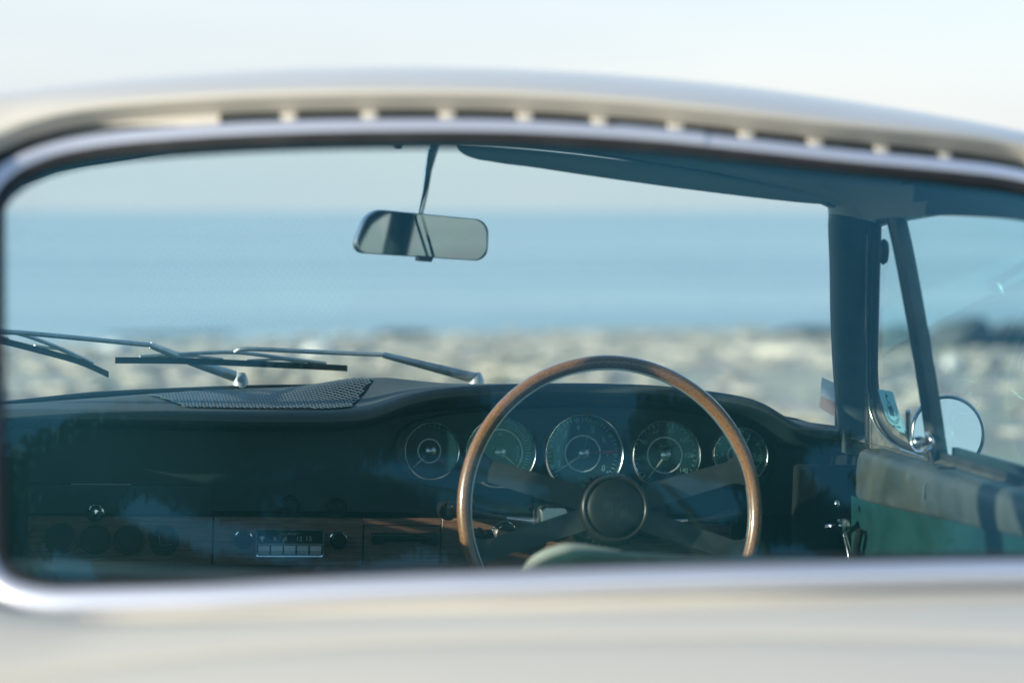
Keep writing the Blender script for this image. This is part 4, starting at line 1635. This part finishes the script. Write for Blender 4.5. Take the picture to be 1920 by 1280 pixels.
# tachometer
G = gauge((0.2652,0.2280,0.7936), .0600, 'large central rev counter with red marker', 0, .46)
r = .060
ticks(G, [220 - 6.8 * k for k in range(0, 41)], r * .80, r * .90, .0005, 'dial_print')
ticks(G, [203 - 34 * k for k in range(0, 8)], r * .76, r * .90, .0009, 'dial_print', 'major_ticks')
ticks(G, [66, 63.5, 61], r * .74, r * .92, .0016, 'dial_green', 'green_band')
ticks(G, [-40, -42, -44], r * .74, r * .92, .0016, 'dial_green', 'green_band')
for k in range(8):
    num(G, str(k + 1), r * .64, 203 - 33.9 * k, .0130)
for k, s_ in enumerate(('RPM', 'x', '1000')):
    text_obj('scale_text', s_, .0055, 'dial_print', G[0], pol(G, r * (.62 + .11 * k), 270, -.0046), G[2], G[3])
needle(G, 214, r * .86, .010, .0009)
g, c, ex, ey, n = G
b = B()
b.plate([pol(G, .010, 4, -.002) - ey * .0006, pol(G, .010, 4, -.002) + ey * .0006, pol(G, r * .90, 5, -.002) + ey * .0024, pol(G, r * .90, 3.4, -.002) - ey * .0020], n * .0008)
b.obj('red_marker', 'dial_red', g, 0)
ticks(G, [73.5], .012, r * .86, .0006, 'dial_green', 'green_line')
# speedometer
G = gauge((0.3913,0.2280,0.7927), .0530, 'speedometer right of the rev counter behind the upper right spoke', 0, .52)
r = .053
ticks(G, [225 - 9.375 * k for k in range(0, 30)], r * .84, r * .91, .0004, 'dial_print')
ticks(G, [225 - 37.5 * k for k in range(0, 8)], r * .78, r * .91, .0008, 'dial_print', 'major_ticks')
for k in range(1, 8):
    num(G, str(20 * k), r * .70, 225 - 37.5 * k, .0095)
g, c, ex, ey, n = G
b = B(); b.plate([c + ex * a + ey * q + n * -.0052 for a, q in ((-.016, .010), (.016, .010), (.016, .0165), (-.016, .0165))], n * .0004)
b.obj('odometer_window', 'matt_black', g, 0)
text_obj('odometer_digits', '91002', .0066, 'dial_print', g, c + ey * .0133 + n * -.0045, ex, ey)
needle(G, 232, r * .80, .011, .0009)
# combination gauges
G = gauge((0.1393,0.2280,0.7938), .0530, 'combination dial left of the rev counter behind the rim', 0, .66)
r = .053
for k, (a, rr_) in enumerate(((8, .52), (-2, .52), (-12, .52), (-22, .52), (172, .52), (182, .52), (192, .52), (18, .52), (162, .52))):
    text_obj('scale_text', ('12', '8', '4', '0', '80', '60', '40', '16', '90')[k], .0052, 'dial_print', G[0], pol(G, r * rr_, a, -.0046), G[2], G[3])
text_obj('scale_text', 'OIL', .0056, 'dial_print', G[0], pol(G, r * .50, 90, -.0046), G[2], G[3])
ticks(G, [-60 + 6 * k for k in range(20)], r * .74, r * .86, .0004, 'dial_print')
needle(G, -38, r * .70, .0, .0007)
G = gauge((0.0349,0.2280,0.7949), .0425, 'small leftmost dial with two short needles', 9, .43)
r = .0425
needle(G, 222, r * .84, -.016, .0007)
needle(G, -42, r * .78, -.016, .0007, 'dial_red')
ticks(G, [150 - 12 * k for k in range(10)], r * .86, r * .91, .0003, 'dial_print')
G = gauge((0.5057,0.2280,0.7939), .0430, 'small rightmost dial partly hidden by the steering wheel rim', 0, .40)
r = .043
ticks(G, [6 * k for k in range(60)], r * .80, r * .88, .0003, 'dial_print')
ticks(G, [30 * k for k in range(12)], r * .74, r * .88, .0007, 'dial_print', 'major_ticks')
for k, s_ in ((0, '3'), (90, '12'), (180, '9'), (270, '6')):
    num(G, s_, r * .60, k, .0075)
needle(G, 128, r * .55, .006, .0010, 'dial_print')
needle(G, 60, r * .74, .006, .0008, 'dial_print')

# wooden fascia strip
b = B()
for x0, x1 in ((-.575, -.2795), (-.2765, -.0585), (.0585, .505)):
    b.box(((x0 + x1) / 2, .256, .6565), (x1 - x0, .012, .071))
b.box((0, .256, .6865), (.117, .012, .0105))
fas = bevel(b.obj('wood_fascia', 'veneer', car, 30), .0015, 2)
# glove box lid with lock
b = B(); b.box((-.43, .258, .716), (.300, .008, .046))
gl_o = bevel(b.obj('glove_box_lid', 'panel_vinyl', car, 30), .004, 3)
b = B(); b.box((-.44, .2535, .7385), (.085, .0012, .0014))
b.obj('lid_strip', 'satin_metal', gl_o)
kc = Vector((-0.4470,0.2450,0.6980))
b = B(); b.lathe([(.0, .012), (.006, .011), (.008, .006), (.0095, .004), (.0125, .002), (.013, -.004)], kc, X, Z, -Y, 28)
b.obj('lock_barrel', 'chrome', gl_o, 40)
# badge stroke at the far left of the wood, and the row of round caps
bd = [(-0.5657,0.2485,0.6645), (-0.5524,0.2485,0.6754), (-0.5358,0.2485,0.6654), (-0.5418,0.2485,0.6646)]
b = B(); b.tube([Vector(p) for p in [(-0.5679,0.2485,0.6653), (-0.5433,0.2485,0.6654), (-0.5308,0.2485,0.6755)]], .0014, 6)
b.tube([Vector((-0.5657,0.2485,0.6661)), Vector((-0.5524,0.2485,0.6754))], .0014, 6)
b.obj('badge', 'chrome', fas)
for px_c in ((-0.4945,0.2475,0.6611), (-0.4454,0.2475,0.6598), (-0.3984,0.2475,0.6592), (-0.3489,0.2475,0.6587)):
    b = B(); b.lathe([(0, .0012), (.019, .0012), (.0205, .003), (.022, .0022), (.0222, -.002)], Vector(px_c), X, Z, -Y, 36)
    b.obj('vent_cap', 'cap_brown', fas, 40)
b = B(); b.tube([Vector(p) for p in [(-0.3622,0.2430,0.6670), (-0.3560,0.2430,0.6655), (-0.3542,0.2430,0.6515), (-0.3374,0.2430,0.6532)]], .0010, 6)
b.obj('cap_scratch', 'satin_metal', fas)
# knobs above the wood
for px_c in ((-0.1669,0.2600,0.7081), (-0.0977,0.2600,0.7054)):
    b = B(); b.lathe([(0, .016), (.010, .0155), (.0135, .012), (.0145, .004), (.016, 0)], Vector(px_c), X, Z, -Y, 32)
    b.obj('pull_knob', 'black_plastic', dash, 40)
# radio
rc = Vector((-0.1665,0.2480,0.6558))
RW_, RH_ = .1005, .0412


def rad(a, q, d_):
    return rc + X * a + Z * q - Y * d_


b = B(); b.plate([rad(a, q, .0) for a, q in rrect(RW_, RH_, .004, 4)], -Y * .002)
rad_o = b.obj('radio', 'radio_black', car, 30)
b = B()
oo = rrect(RW_, RH_, .0045, 5); ii = rrect(RW_ - .0045, RH_ - .0045, .003, 5)
b.grid([[rad(a, q, 0) for a, q in oo], [rad(a, q, .0055) for a, q in oo], [rad(a * .99, q * .98, .0068) for a, q in oo], [rad(a, q, .0062) for a, q in ii], [rad(a, q, .002) for a, q in ii]], closed_u=True)
b.obj('radio_frame', 'bezel_metal', rad_o, 40)
for k in range(5):
    a = -.0378 + .0189 * k
    b = B()
    s0 = [(-.0082, -.0040), (.0082, -.0040), (.0082, -.0110), (-.0082, -.0110)]
    b.plate([rad(a + u, v, .002) for u, v in s0], -Y * .006)
    b.add([rad(a + u, v, d_) for u, v, d_ in ((-.0082, -.0110, .008), (.0082, -.0110, .008), (.0082, -.0170, .004), (-.0082, -.0170, .004))], [(0, 1, 2, 3)])
    b.obj('preset_key', 'radio_key', rad_o, 30)
b = B(); b.box(rad(0, -.0022, .003), (.095, .004, .0022))
b.obj('key_rail', 'satin_metal', rad_o)
for s_, a in (('6', -.0212), ('8', -.0062), ('12', .0135), ('15', .0275)):
    text_obj('band_number', s_, .0098, 'radio_print', rad_o, rad(a, .0058, .0028), X, Z)
text_obj('maker_name', 'BLAUPUNKT', .0046, 'radio_print', rad_o, rad(.000, .0128, .0028), X, Z)
b = B(); b.box(rad(-.0092, .0028, .0028), (.0014, .0006, .0055))
b.obj('tuning_pointer', 'radio_print', rad_o)
b = B(); b.plate([rad(-.0405 + .0035 * math.cos(q), .0072 + .0028 * math.sin(q), .0024) for q in [2 * PI * k / 14 for k in range(14)]], -Y * .0004)
b.plate([rad(-.0425, .0040, .0024), rad(-.0385, .0040, .0024), rad(-.0405, .0006, .0024)], -Y * .0004)
b.obj('maker_emblem', 'radio_print', rad_o, 0)
for px_c in ((-0.2344,0.2460,0.6609), (-0.0955,0.2460,0.6600)):
    b = B(); b.lathe([(0, .018), (.0095, .0175), (.0118, .015), (.0122, .004), (.0128, .002), (.0128, 0)], Vector(px_c), X, Z, -Y, 32)
    kn = b.obj('radio_knob', 'black_plastic', rad_o, 40)
    b = B(); b.lathe([(.0124, .0035), (.0136, .003), (.0136, .0)], Vector(px_c), X, Z, -Y, 32)
    b.obj('knob_ring', 'chrome', rad_o, 40)
# ashtray
b = B(); b.box((0, .2555, .651), (.113, .010, .0585))
at_o = bevel(b.obj('ashtray', 'veneer', car, 30), .001, 2)
b = B(); b.plate([(-.047, .250, .672), (.052, .250, .672), (.052, .250, .655), (.036, .250, .655), (.030, .250, .660), (-.026, .250, .660), (-.032, .250, .655), (-.047, .250, .655)], (0, -.016, 0))
bevel(b.obj('ashtray_handle', 'black_plastic', at_o, 30), .003, 3)
# ignition and switches right of the ashtray
for (px_c, rr_, m_) in (((0.1119,0.2460,0.6664), .013, 'chrome'), ((0.1522,0.2470,0.6705), .018, 'cap_brown')):
    b = B(); b.lathe([(0, .010), (rr_ * .7, .0095), (rr_ * .9, .006), (rr_, 0)], Vector(px_c), X, Z, -Y, 28)
    b.obj('switch', m_ if m_ != 'chrome' else 'black_plastic', fas, 40)
    b = B(); b.lathe([(rr_, .003), (rr_ * 1.08, .002), (rr_ * 1.08, 0)], Vector(px_c), X, Z, -Y, 28)
    b.obj('switch_ring', 'chrome', fas, 40)
kc = Vector((0.0592,0.2000,0.7105))
b = B(); b.lathe([(0, .012), (.010, .011), (.014, .004), (.014, -.02), (.008, -.05)], kc, X, Z, -Y, 24)
b.obj('pull_knob', 'black_plastic', dash, 40)
b = B(); b.tube([Vector((0.1026,0.2400,0.7269)), Vector((0.0970,0.2000,0.7178))], .004, 8)
b.obj('switch_stem', 'black_plastic', dash, 40)

# ------------------------------------------------------------------ steering wheel
wc = Vector((.2565, 0, .74))
wn_ = Vector((-.035, -1, .20)).normalized()          # towards the driver
wx_ = Vector((1, 0, 0)) - wn_ * wn_.x
wx_.normalize()
wy_ = wx_.cross(wn_) * -1
if wy_.z < 0:
    wy_ = -wy_
RIM = .2062


def wp3(a, q, d_=0.0):
    return wc + wx_ * a + wy_ * q + wn_ * d_


b = B()
NSEG = 144
prof = []
for k in range(20):
    q = 2 * PI * k / 20
    ra = .0098 * math.cos(q); rd = .0118 * math.sin(q)
    prof.append((ra, rd))
rows = []
uv = []
for k in range(NSEG + 1):
    a = 2 * PI * k / NSEG
    c_, s_ = math.cos(a), math.sin(a)
    row = []
    for i_, (ra, rd) in enumerate(prof):
        # finger ridges on the inner side
        sc = 1.0
        row.append(wp3((RIM + ra * sc) * c_, (RIM + ra * sc) * s_, rd))
        uv.append((k / NSEG, i_ / 20))
    rows.append(row)
b.grid(rows, closed_u=True)
sw = b.obj('steering_wheel', 'rim_wood', car, 60, uv)
# bright metal core showing along the inner edge
b = B()
rows = []
for k in range(NSEG):
    a = 2 * PI * k / NSEG
    c_, s_ = math.cos(a), math.sin(a)
    rows.append([wp3((RIM - .0090 + x_) * c_, (RIM - .0090 + x_) * s_, d_) for x_, d_ in ((.002, .0040), (-.0016, .0036), (-.0018, -.0020), (.002, -.0030))])
b.grid(rows, closed_u=True, closed_v=True)
b.obj('rim_core', 'core_metal', sw, 30)
# four flat spokes: thin leather-black plates that flare at the rim
def spoke(a_hub, a_rim, wid, flare):
    hub = Vector((math.cos(R(a_hub)) * .030, math.sin(R(a_hub)) * .030))
    rim = Vector((math.cos(R(a_rim)) * (RIM - .004), math.sin(R(a_rim)) * (RIM - .004)))
    ax = (rim - hub); L_ = ax.length; ax.normalize(); nrm = Vector((-ax.y, ax.x))
    up, dn = [], []
    for k in range(15):
        t = k / 14
        f = wid * (1 - .12 * t) + flare * max(0, (t - .86) / .14) ** 2
        c_ = hub + ax * (L_ * t)
        up.append(c_ + nrm * f); dn.append(c_ - nrm * f)
    b_ = B()
    rows_ = []
    for k in range(15):
        t = k / 14
        h = .012 - .010 * t
        a_, q_ = up[k], dn[k]
        rows_.append([wp3(a_.x, a_.y, h - .0035), wp3(a_.x, a_.y, h), wp3((a_.x + q_.x) / 2, (a_.y + q_.y) / 2, h + .001), wp3(q_.x, q_.y, h), wp3(q_.x, q_.y, h - .0035)])
    b_.grid(rows_, closed_u=True)
    return b_.obj('spoke', 'spoke_black', sw, 50)


spoke(160, 163, .0172, .020)
spoke(22, 17, .0172, .020)
spoke(200, 198, .0155, .020)
spoke(-20, -18, .0155, .020)
# hub: collar with notches, round pad with a crest
b = B(); b.lathe([(.049, -.05), (.050, .002), (.0475, .012), (.046, .022), (.0455, .024)], wp3(0, 0), wx_, wy_, wn_, 64)
hb = b.obj('hub_collar', 'black_plastic', sw, 40)
b = B()
for k in range(36):
    a = 2 * PI * k / 36
    d_ = wx_ * math.cos(a) + wy_ * math.sin(a); s_ = -wx_ * math.sin(a) + wy_ * math.cos(a)
    c0 = wp3(0, 0) + d_ * .0495
    b.add([c0 - s_ * .0022 + wn_ * -.030, c0 + s_ * .0022 + wn_ * -.030, c0 + d_ * .003 + s_ * .0014 + wn_ * -.028, c0 + d_ * .003 - s_ * .0014 + wn_ * -.028,
           c0 - s_ * .0022 + wn_ * .006, c0 + s_ * .0022 + wn_ * .006, c0 + d_ * .003 + s_ * .0014 + wn_ * .002, c0 + d_ * .003 - s_ * .0014 + wn_ * .002],
          [(0, 1, 2, 3), (4, 7, 6, 5), (3, 2, 6, 7), (0, 3, 7, 4), (1, 5, 6, 2)])
b.obj('collar_ribs', 'rib_metal', sw, 30)
b = B(); b.lathe([(.0462, .018), (.0475, .026), (.0468, .031), (.0445, .033), (.0415, .0325), (.0405, .030)], wp3(0, 0), wx_, wy_, wn_, 64)
b.obj('horn_ring', 'horn_rim', sw, 60)
b = B(); b.lathe([(.041, .029), (.0395, .0315), (.030, .0335), (.015, .0345), (0, .0348)], wp3(0, 0), wx_, wy_, wn_, 64)
hp_o = b.obj('horn_pad', 'horn_pad', sw, 60)
# crest pressed into the pad: shield, banner, quarters with bars and antlers, small inner shield
b = B()


def cr(a, q, d_=.0352):
    rr2 = a * a + q * q
    return wp3(a, q, d_ - .0015 * rr2 / .0004)


sh = [(-.0160, .0175), (-.008, .0190), (0, .0183), (.008, .0190), (.0160, .0175), (.0163, .004), (.0145, -.006), (.009, -.0145), (0, -.0205), (-.009, -.0145), (-.0145, -.006), (-.0163, .004)]


def cstroke(pts, w, h=.0006):
    P = [cr(*p) for p in pts]
    for a_, c_ in zip(P, P[1:]):
        dd = (c_ - a_).normalized(); q = dd.cross(wn_) * w
        b.add([a_ - q, a_ + q, c_ + q, c_ - q, a_ - q + wn_ * h, a_ + q + wn_ * h, c_ + q + wn_ * h, c_ - q + wn_ * h], [(4, 5, 6, 7), (0, 4, 7, 3), (1, 2, 6, 5), (0, 1, 5, 4), (2, 3, 7, 6)])


cstroke(sh + sh[:1], .0006)
cstroke([(-.0160, .0125), (.0160, .0125)], .0005)
cstroke([(0, .0122), (0, .0070)], .0004)
cstroke([(0, -.0060), (0, -.019)], .0004)
cstroke([(-.016, .002), (-.0052, .002)], .0004)
cstroke([(.0052, .002), (.016, .002)], .0004)
cstroke([(-.005, .007), (.005, .007), (.005, .000), (0, -.006), (-.005, .000), (-.005, .007)], .0005)
for k in range(3):
    cstroke([(-.014, .0105 - .003 * k), (-.010, .0098 - .003 * k), (-.006, .0108 - .003 * k)], .0005)
    cstroke([(.014 - .003 * k, -.0005), (.0125 - .0026 * k, -.0095 - .002 * k)], .0006)
    cstroke([(.007 + .0028 * k, .0118), (.007 + .0028 * k, .0030)], .0005)
    cstroke([(-.0135 + .002 * k, -.001 - .004 * k), (-.008 + .002 * k, -.0015 - .004 * k), (-.003, -.0075 - .003 * k)], .0005)
cstroke([(-.0015, .0045), (.0015, .0055), (.0008, .0010), (-.0012, -.0020), (.0012, -.0030)], .0005)
b.obj('crest', 'crest_press', hp_o, 0)
text_obj('crest_name', 'PORSCHE', .0052, 'crest_press', hp_o, cr(0, .0150, .0356), wx_, wy_, .0003)
# column: shroud, stalks
col_ax = -wn_
b = B(); b.lathe([(.050, .035), (.052, .045), (.049, .10), (.040, .16), (.040, .40)], wp3(0, -.004), wx_, wy_, col_ax, 40)
cs = b.obj('steering_column', 'black_plastic', car, 40)
def slab(name, c2, w, h, d0, d1, m, rr_=.006):
    b_ = B()
    o_ = rrect(w, h, rr_, 4)
    b_.grid([[wp3(c2[0] + a * .9, c2[1] + q * .9, d0 + .004) for a, q in o_], [wp3(c2[0] + a, c2[1] + q, d0) for a, q in o_], [wp3(c2[0] + a, c2[1] + q, (d0 + d1) / 2) for a, q in o_], [wp3(c2[0] + a * .92, c2[1] + q, d1) for a, q in o_]], closed_u=True)
    k_ = len(b_.v)
    b_.f.append(tuple(range(len(o_))))
    return b_.obj(name, m, cs, 50)


b = B()
hs = []
o_ = rrect(.044, .048, .008, 5)
for d_, s_, sx in ((-.001, .78, 0), (-.003, .95, 0), (-.008, 1.0, 0), (-.055, 1.0, 0), (-.06, .9, 0)):
    hs.append([wp3(-.079 + a * s_, -.017 + q * s_, d_) for a, q in o_])
b.grid(hs, closed_u=True)
b.f.append(tuple(range(len(o_))))
b.obj('switch_housing', 'housing_metal', cs, 50)
b = B()
hs = []
for d_, s_ in ((-.02, .9), (-.024, 1.0), (-.06, 1.0)):
    hs.append([wp3(.064 + a * s_ * .9, -.014 + q * s_ * .95, d_) for a, q in o_])
b.grid(hs, closed_u=True)
b.f.append(tuple(range(len(o_))))
b.obj('switch_housing', 'panel_vinyl', cs, 50)


def stalk(p0, p1, p2, p3):
    P = [Vector(p) for p in (p0, p1, p2, p3)]
    b_ = B(); b_.tube([P[0], P[0].lerp(P[1], .5), P[1]], [.0052, .0045, .0030], 10, flat=.8)
    st_ = b_.obj('stalk', 'satin_metal', cs, 50)
    b_ = B()
    pp = crom([P[1], P[1].lerp(P[2], .55), P[2], P[2].lerp(P[3], .5), P[3]], 4)
    n_ = len(pp)
    b_.tube(pp, [.0033 + .0105 * max(0, (i_ / (n_ - 1) - .25) / .75) ** 1.5 if i_ < n_ - 1 else .0105 for i_ in range(n_)], 12, up=Z, flat=.45)
    b_.obj('stalk_paddle', 'black_plastic', st_, 60)


stalk((0.1665,0.0600,0.7141), (0.1215,0.0650,0.7184), (0.0764,0.0700,0.7257), (0.0376,0.0750,0.7308))
stalk((0.3336,0.0600,0.7127), (0.3856,0.0700,0.7155), (0.4193,0.0750,0.7165), (0.4611,0.0800,0.7207))

# ------------------------------------------------------------------ driver seat
sp = [(0.0402,-0.5000,0.7094), (0.0490,-0.5000,0.7292), (0.0623,-0.5000,0.7434), (0.0845,-0.5000,0.7540), (0.1139,-0.5000,0.7590), (0.1615,-0.5000,0.7567), (0.2383,-0.5000,0.7532), (0.3352,-0.5000,0.7535), (0.4601,-0.5000,0.7526), (0.5203,-0.5000,0.7438), (0.5483,-0.5000,0.7157)]
S_ = crom([Vector(p) for p in sp], 5)
b = B()
rows = []
for d_, s_, dz in ((.115, .86, -.050), (.11, .95, -.036), (.095, .99, -.026), (.05, 1.0, -.011), (.02, .99, -.003), (.006, .95, -.006), (.002, .80, -.03), (.0, .4, -.12)):
    rows.append([Vector((.31 + (p.x - .31) * s_, p.y + d_, p.z + dz - (.06 if False else 0))) for p in S_])
b.grid(rows)
# lower back down to the squab
lowl = [Vector((.31 + (p.x - .31) * 1.0, p.y + .03, p.z)) for p in S_]
b.grid([[Vector((.31 + (p.x - .31) * 1.0, p.y + .004, min(p.z - .02, .72))) for p in S_], [Vector((.31 + (p.x - .31) * 1.0, p.y + .10, .35)) for p in S_]])
seat = b.obj('driver_seat', 'seat_green', car, 60)
b = B(); b.tube([p + Vector((-.002, .035, -.004)) for p in S_[:26]], [.0085 * min(1, (25.5 - i_) / 8) for i_ in range(26)], 8)
b.obj('seat_piping', 'piping', seat, 60)
b = B(); b.box((.275, -.22, .36), (.46, .50, .12))
bevel(b.obj('seat_cushion', 'seat_green', seat, 40), .04, 4)
# passenger seat, folded lower
b = B()
rows = []
for y, z, s_ in ((-.42, .34, .95), (-.47, .50, 1.0), (-.50, .62, .98), (-.505, .655, .9), (-.47, .66, .85), (-.40, .62, .9), (-.34, .44, .95)):
    rows.append([Vector((-.275 + .23 * u * s_, y, z - .02 * abs(u) ** 4)) for u in [q / 8 - 1 for q in range(17)]])
b.grid(rows)
s2 = b.obj('passenger_seat', 'seat_green', car, 60)
b = B(); b.box((-.275, -.20, .36), (.46, .50, .12))
bevel(b.obj('seat_cushion', 'seat_green', s2, 40), .04, 4)

# ------------------------------------------------------------------ wipers, outside the glass
def wiper(arm_px, blade_px, joint, pivot, shown=True):
    A = [Vector(p) for p in arm_px]
    b_ = B()
    P = crom(A[:3], 4)
    b_.tube(P, [.0085 + (.0048 - .0085) * k / (len(P) - 1) for k in range(len(P))], 8, flat=.55)
    w_ = b_.obj('wiper', 'wiper_metal', car, 50)
    b_ = B(); b_.tube(crom(A[2:], 4), .0036, 8)
    b_.obj('wiper_arm', 'wiper_metal', w_, 50)
    b_ = B(); pv = Vector(pivot)
    b_.lathe([(0, .012), (.008, .012), (.0105, .006), (.0125, 0), (.0125, -.02)], pv, X, (Y + Z * -.3).normalized(), (Z * .95 + Y * .3).normalized(), 20)
    b_.obj('pivot_cap', 'wiper_metal', w_, 50)
    K = [Vector(p) for p in blade_px]
    b_ = B()
    KK = crom(K, 5)
    b_.sweep(KK, [(-.0048, -.003), (.0048, -.003), (.0040, .003), (-.0040, .003)], [(Z, Y)] * len(KK))
    b_.f.append((0, 1, 2, 3)); nk = len(b_.v); b_.f.append((nk - 1, nk - 2, nk - 3, nk - 4))
    bl_o = b_.obj('wiper_blade', 'rubber', w_, 40)
    # bowed metal bridge over the blade
    up = Vector((0, 0, .011))
    m_ = len(KK) - 1
    br = [KK[int(m_ * .12)] + up * .45, KK[int(m_ * .3)] + up * 1.0, KK[int(m_ * .5)] + up * 1.45, KK[int(m_ * .7)] + up * 1.0, KK[int(m_ * .90)] + up * .5]
    b_ = B(); b_.tube(crom(br, 5), .0030, 8)
    b_.obj('blade_bridge', 'wiper_metal', bl_o, 50)
    b_ = B(); b_.tube([KK[int(m_ * .22)] + up * .40, KK[int(m_ * .34)] + up * .75, KK[int(m_ * .46)] + up * .42], .0020, 6)
    b_.tube([KK[int(m_ * .58)] + up * .40, KK[int(m_ * .70)] + up * .8, KK[int(m_ * .82)] + up * .42], .0020, 6)
    b_.obj('blade_yoke', 'wiper_metal', bl_o, 50)
    return w_


w1 = wiper([(0.1434,0.5075,0.8838), (0.0697,0.4963,0.9012), (-0.0080,0.4722,0.9199), (-0.1081,0.4617,0.9228), (-0.2217,0.4349,0.9271), (-0.2417,0.4376,0.9216)],
           [(-0.4226,0.3785,0.9098), (-0.3312,0.4188,0.9080), (-0.2404,0.4529,0.9042), (-0.1476,0.4786,0.9000), (-0.0614,0.4937,0.8964)], None, (0.1489,0.5132,0.8792))
w1['label'] = 'wiper whose whole blade lies across the middle of the windscreen'
w2 = wiper([(-0.2375,0.4922,0.8807), (-0.3019,0.4455,0.9035), (-0.3712,0.3774,0.9332), (-0.4514,0.3279,0.9424), (-0.5563,0.2526,0.9545), (-0.6065,0.2171,0.9568)],
           [(-0.7002,0.1141,0.9748), (-0.6273,0.1986,0.9529), (-0.5853,0.2394,0.9439), (-0.5271,0.3005,0.9261), (-0.4740,0.3558,0.9079), (-0.4314,0.4086,0.8858)], None, (-0.2273,0.5069,0.8723))
w2['label'] = 'wiper at the left edge of the windscreen with its blade tip hanging down'
# cowl edge outside the glass
b = B()
rows = []
for dy, dz in ((-.004, .002), (.012, .003), (.05, -.004), (.12, -.012)):
    rows.append([Vector((p.x, ws_y(p.x, p.z) + dy, p.z + dz - .006)) for p in bl])
b.grid(rows)
b.obj('scuttle', 'paint', car, 50)
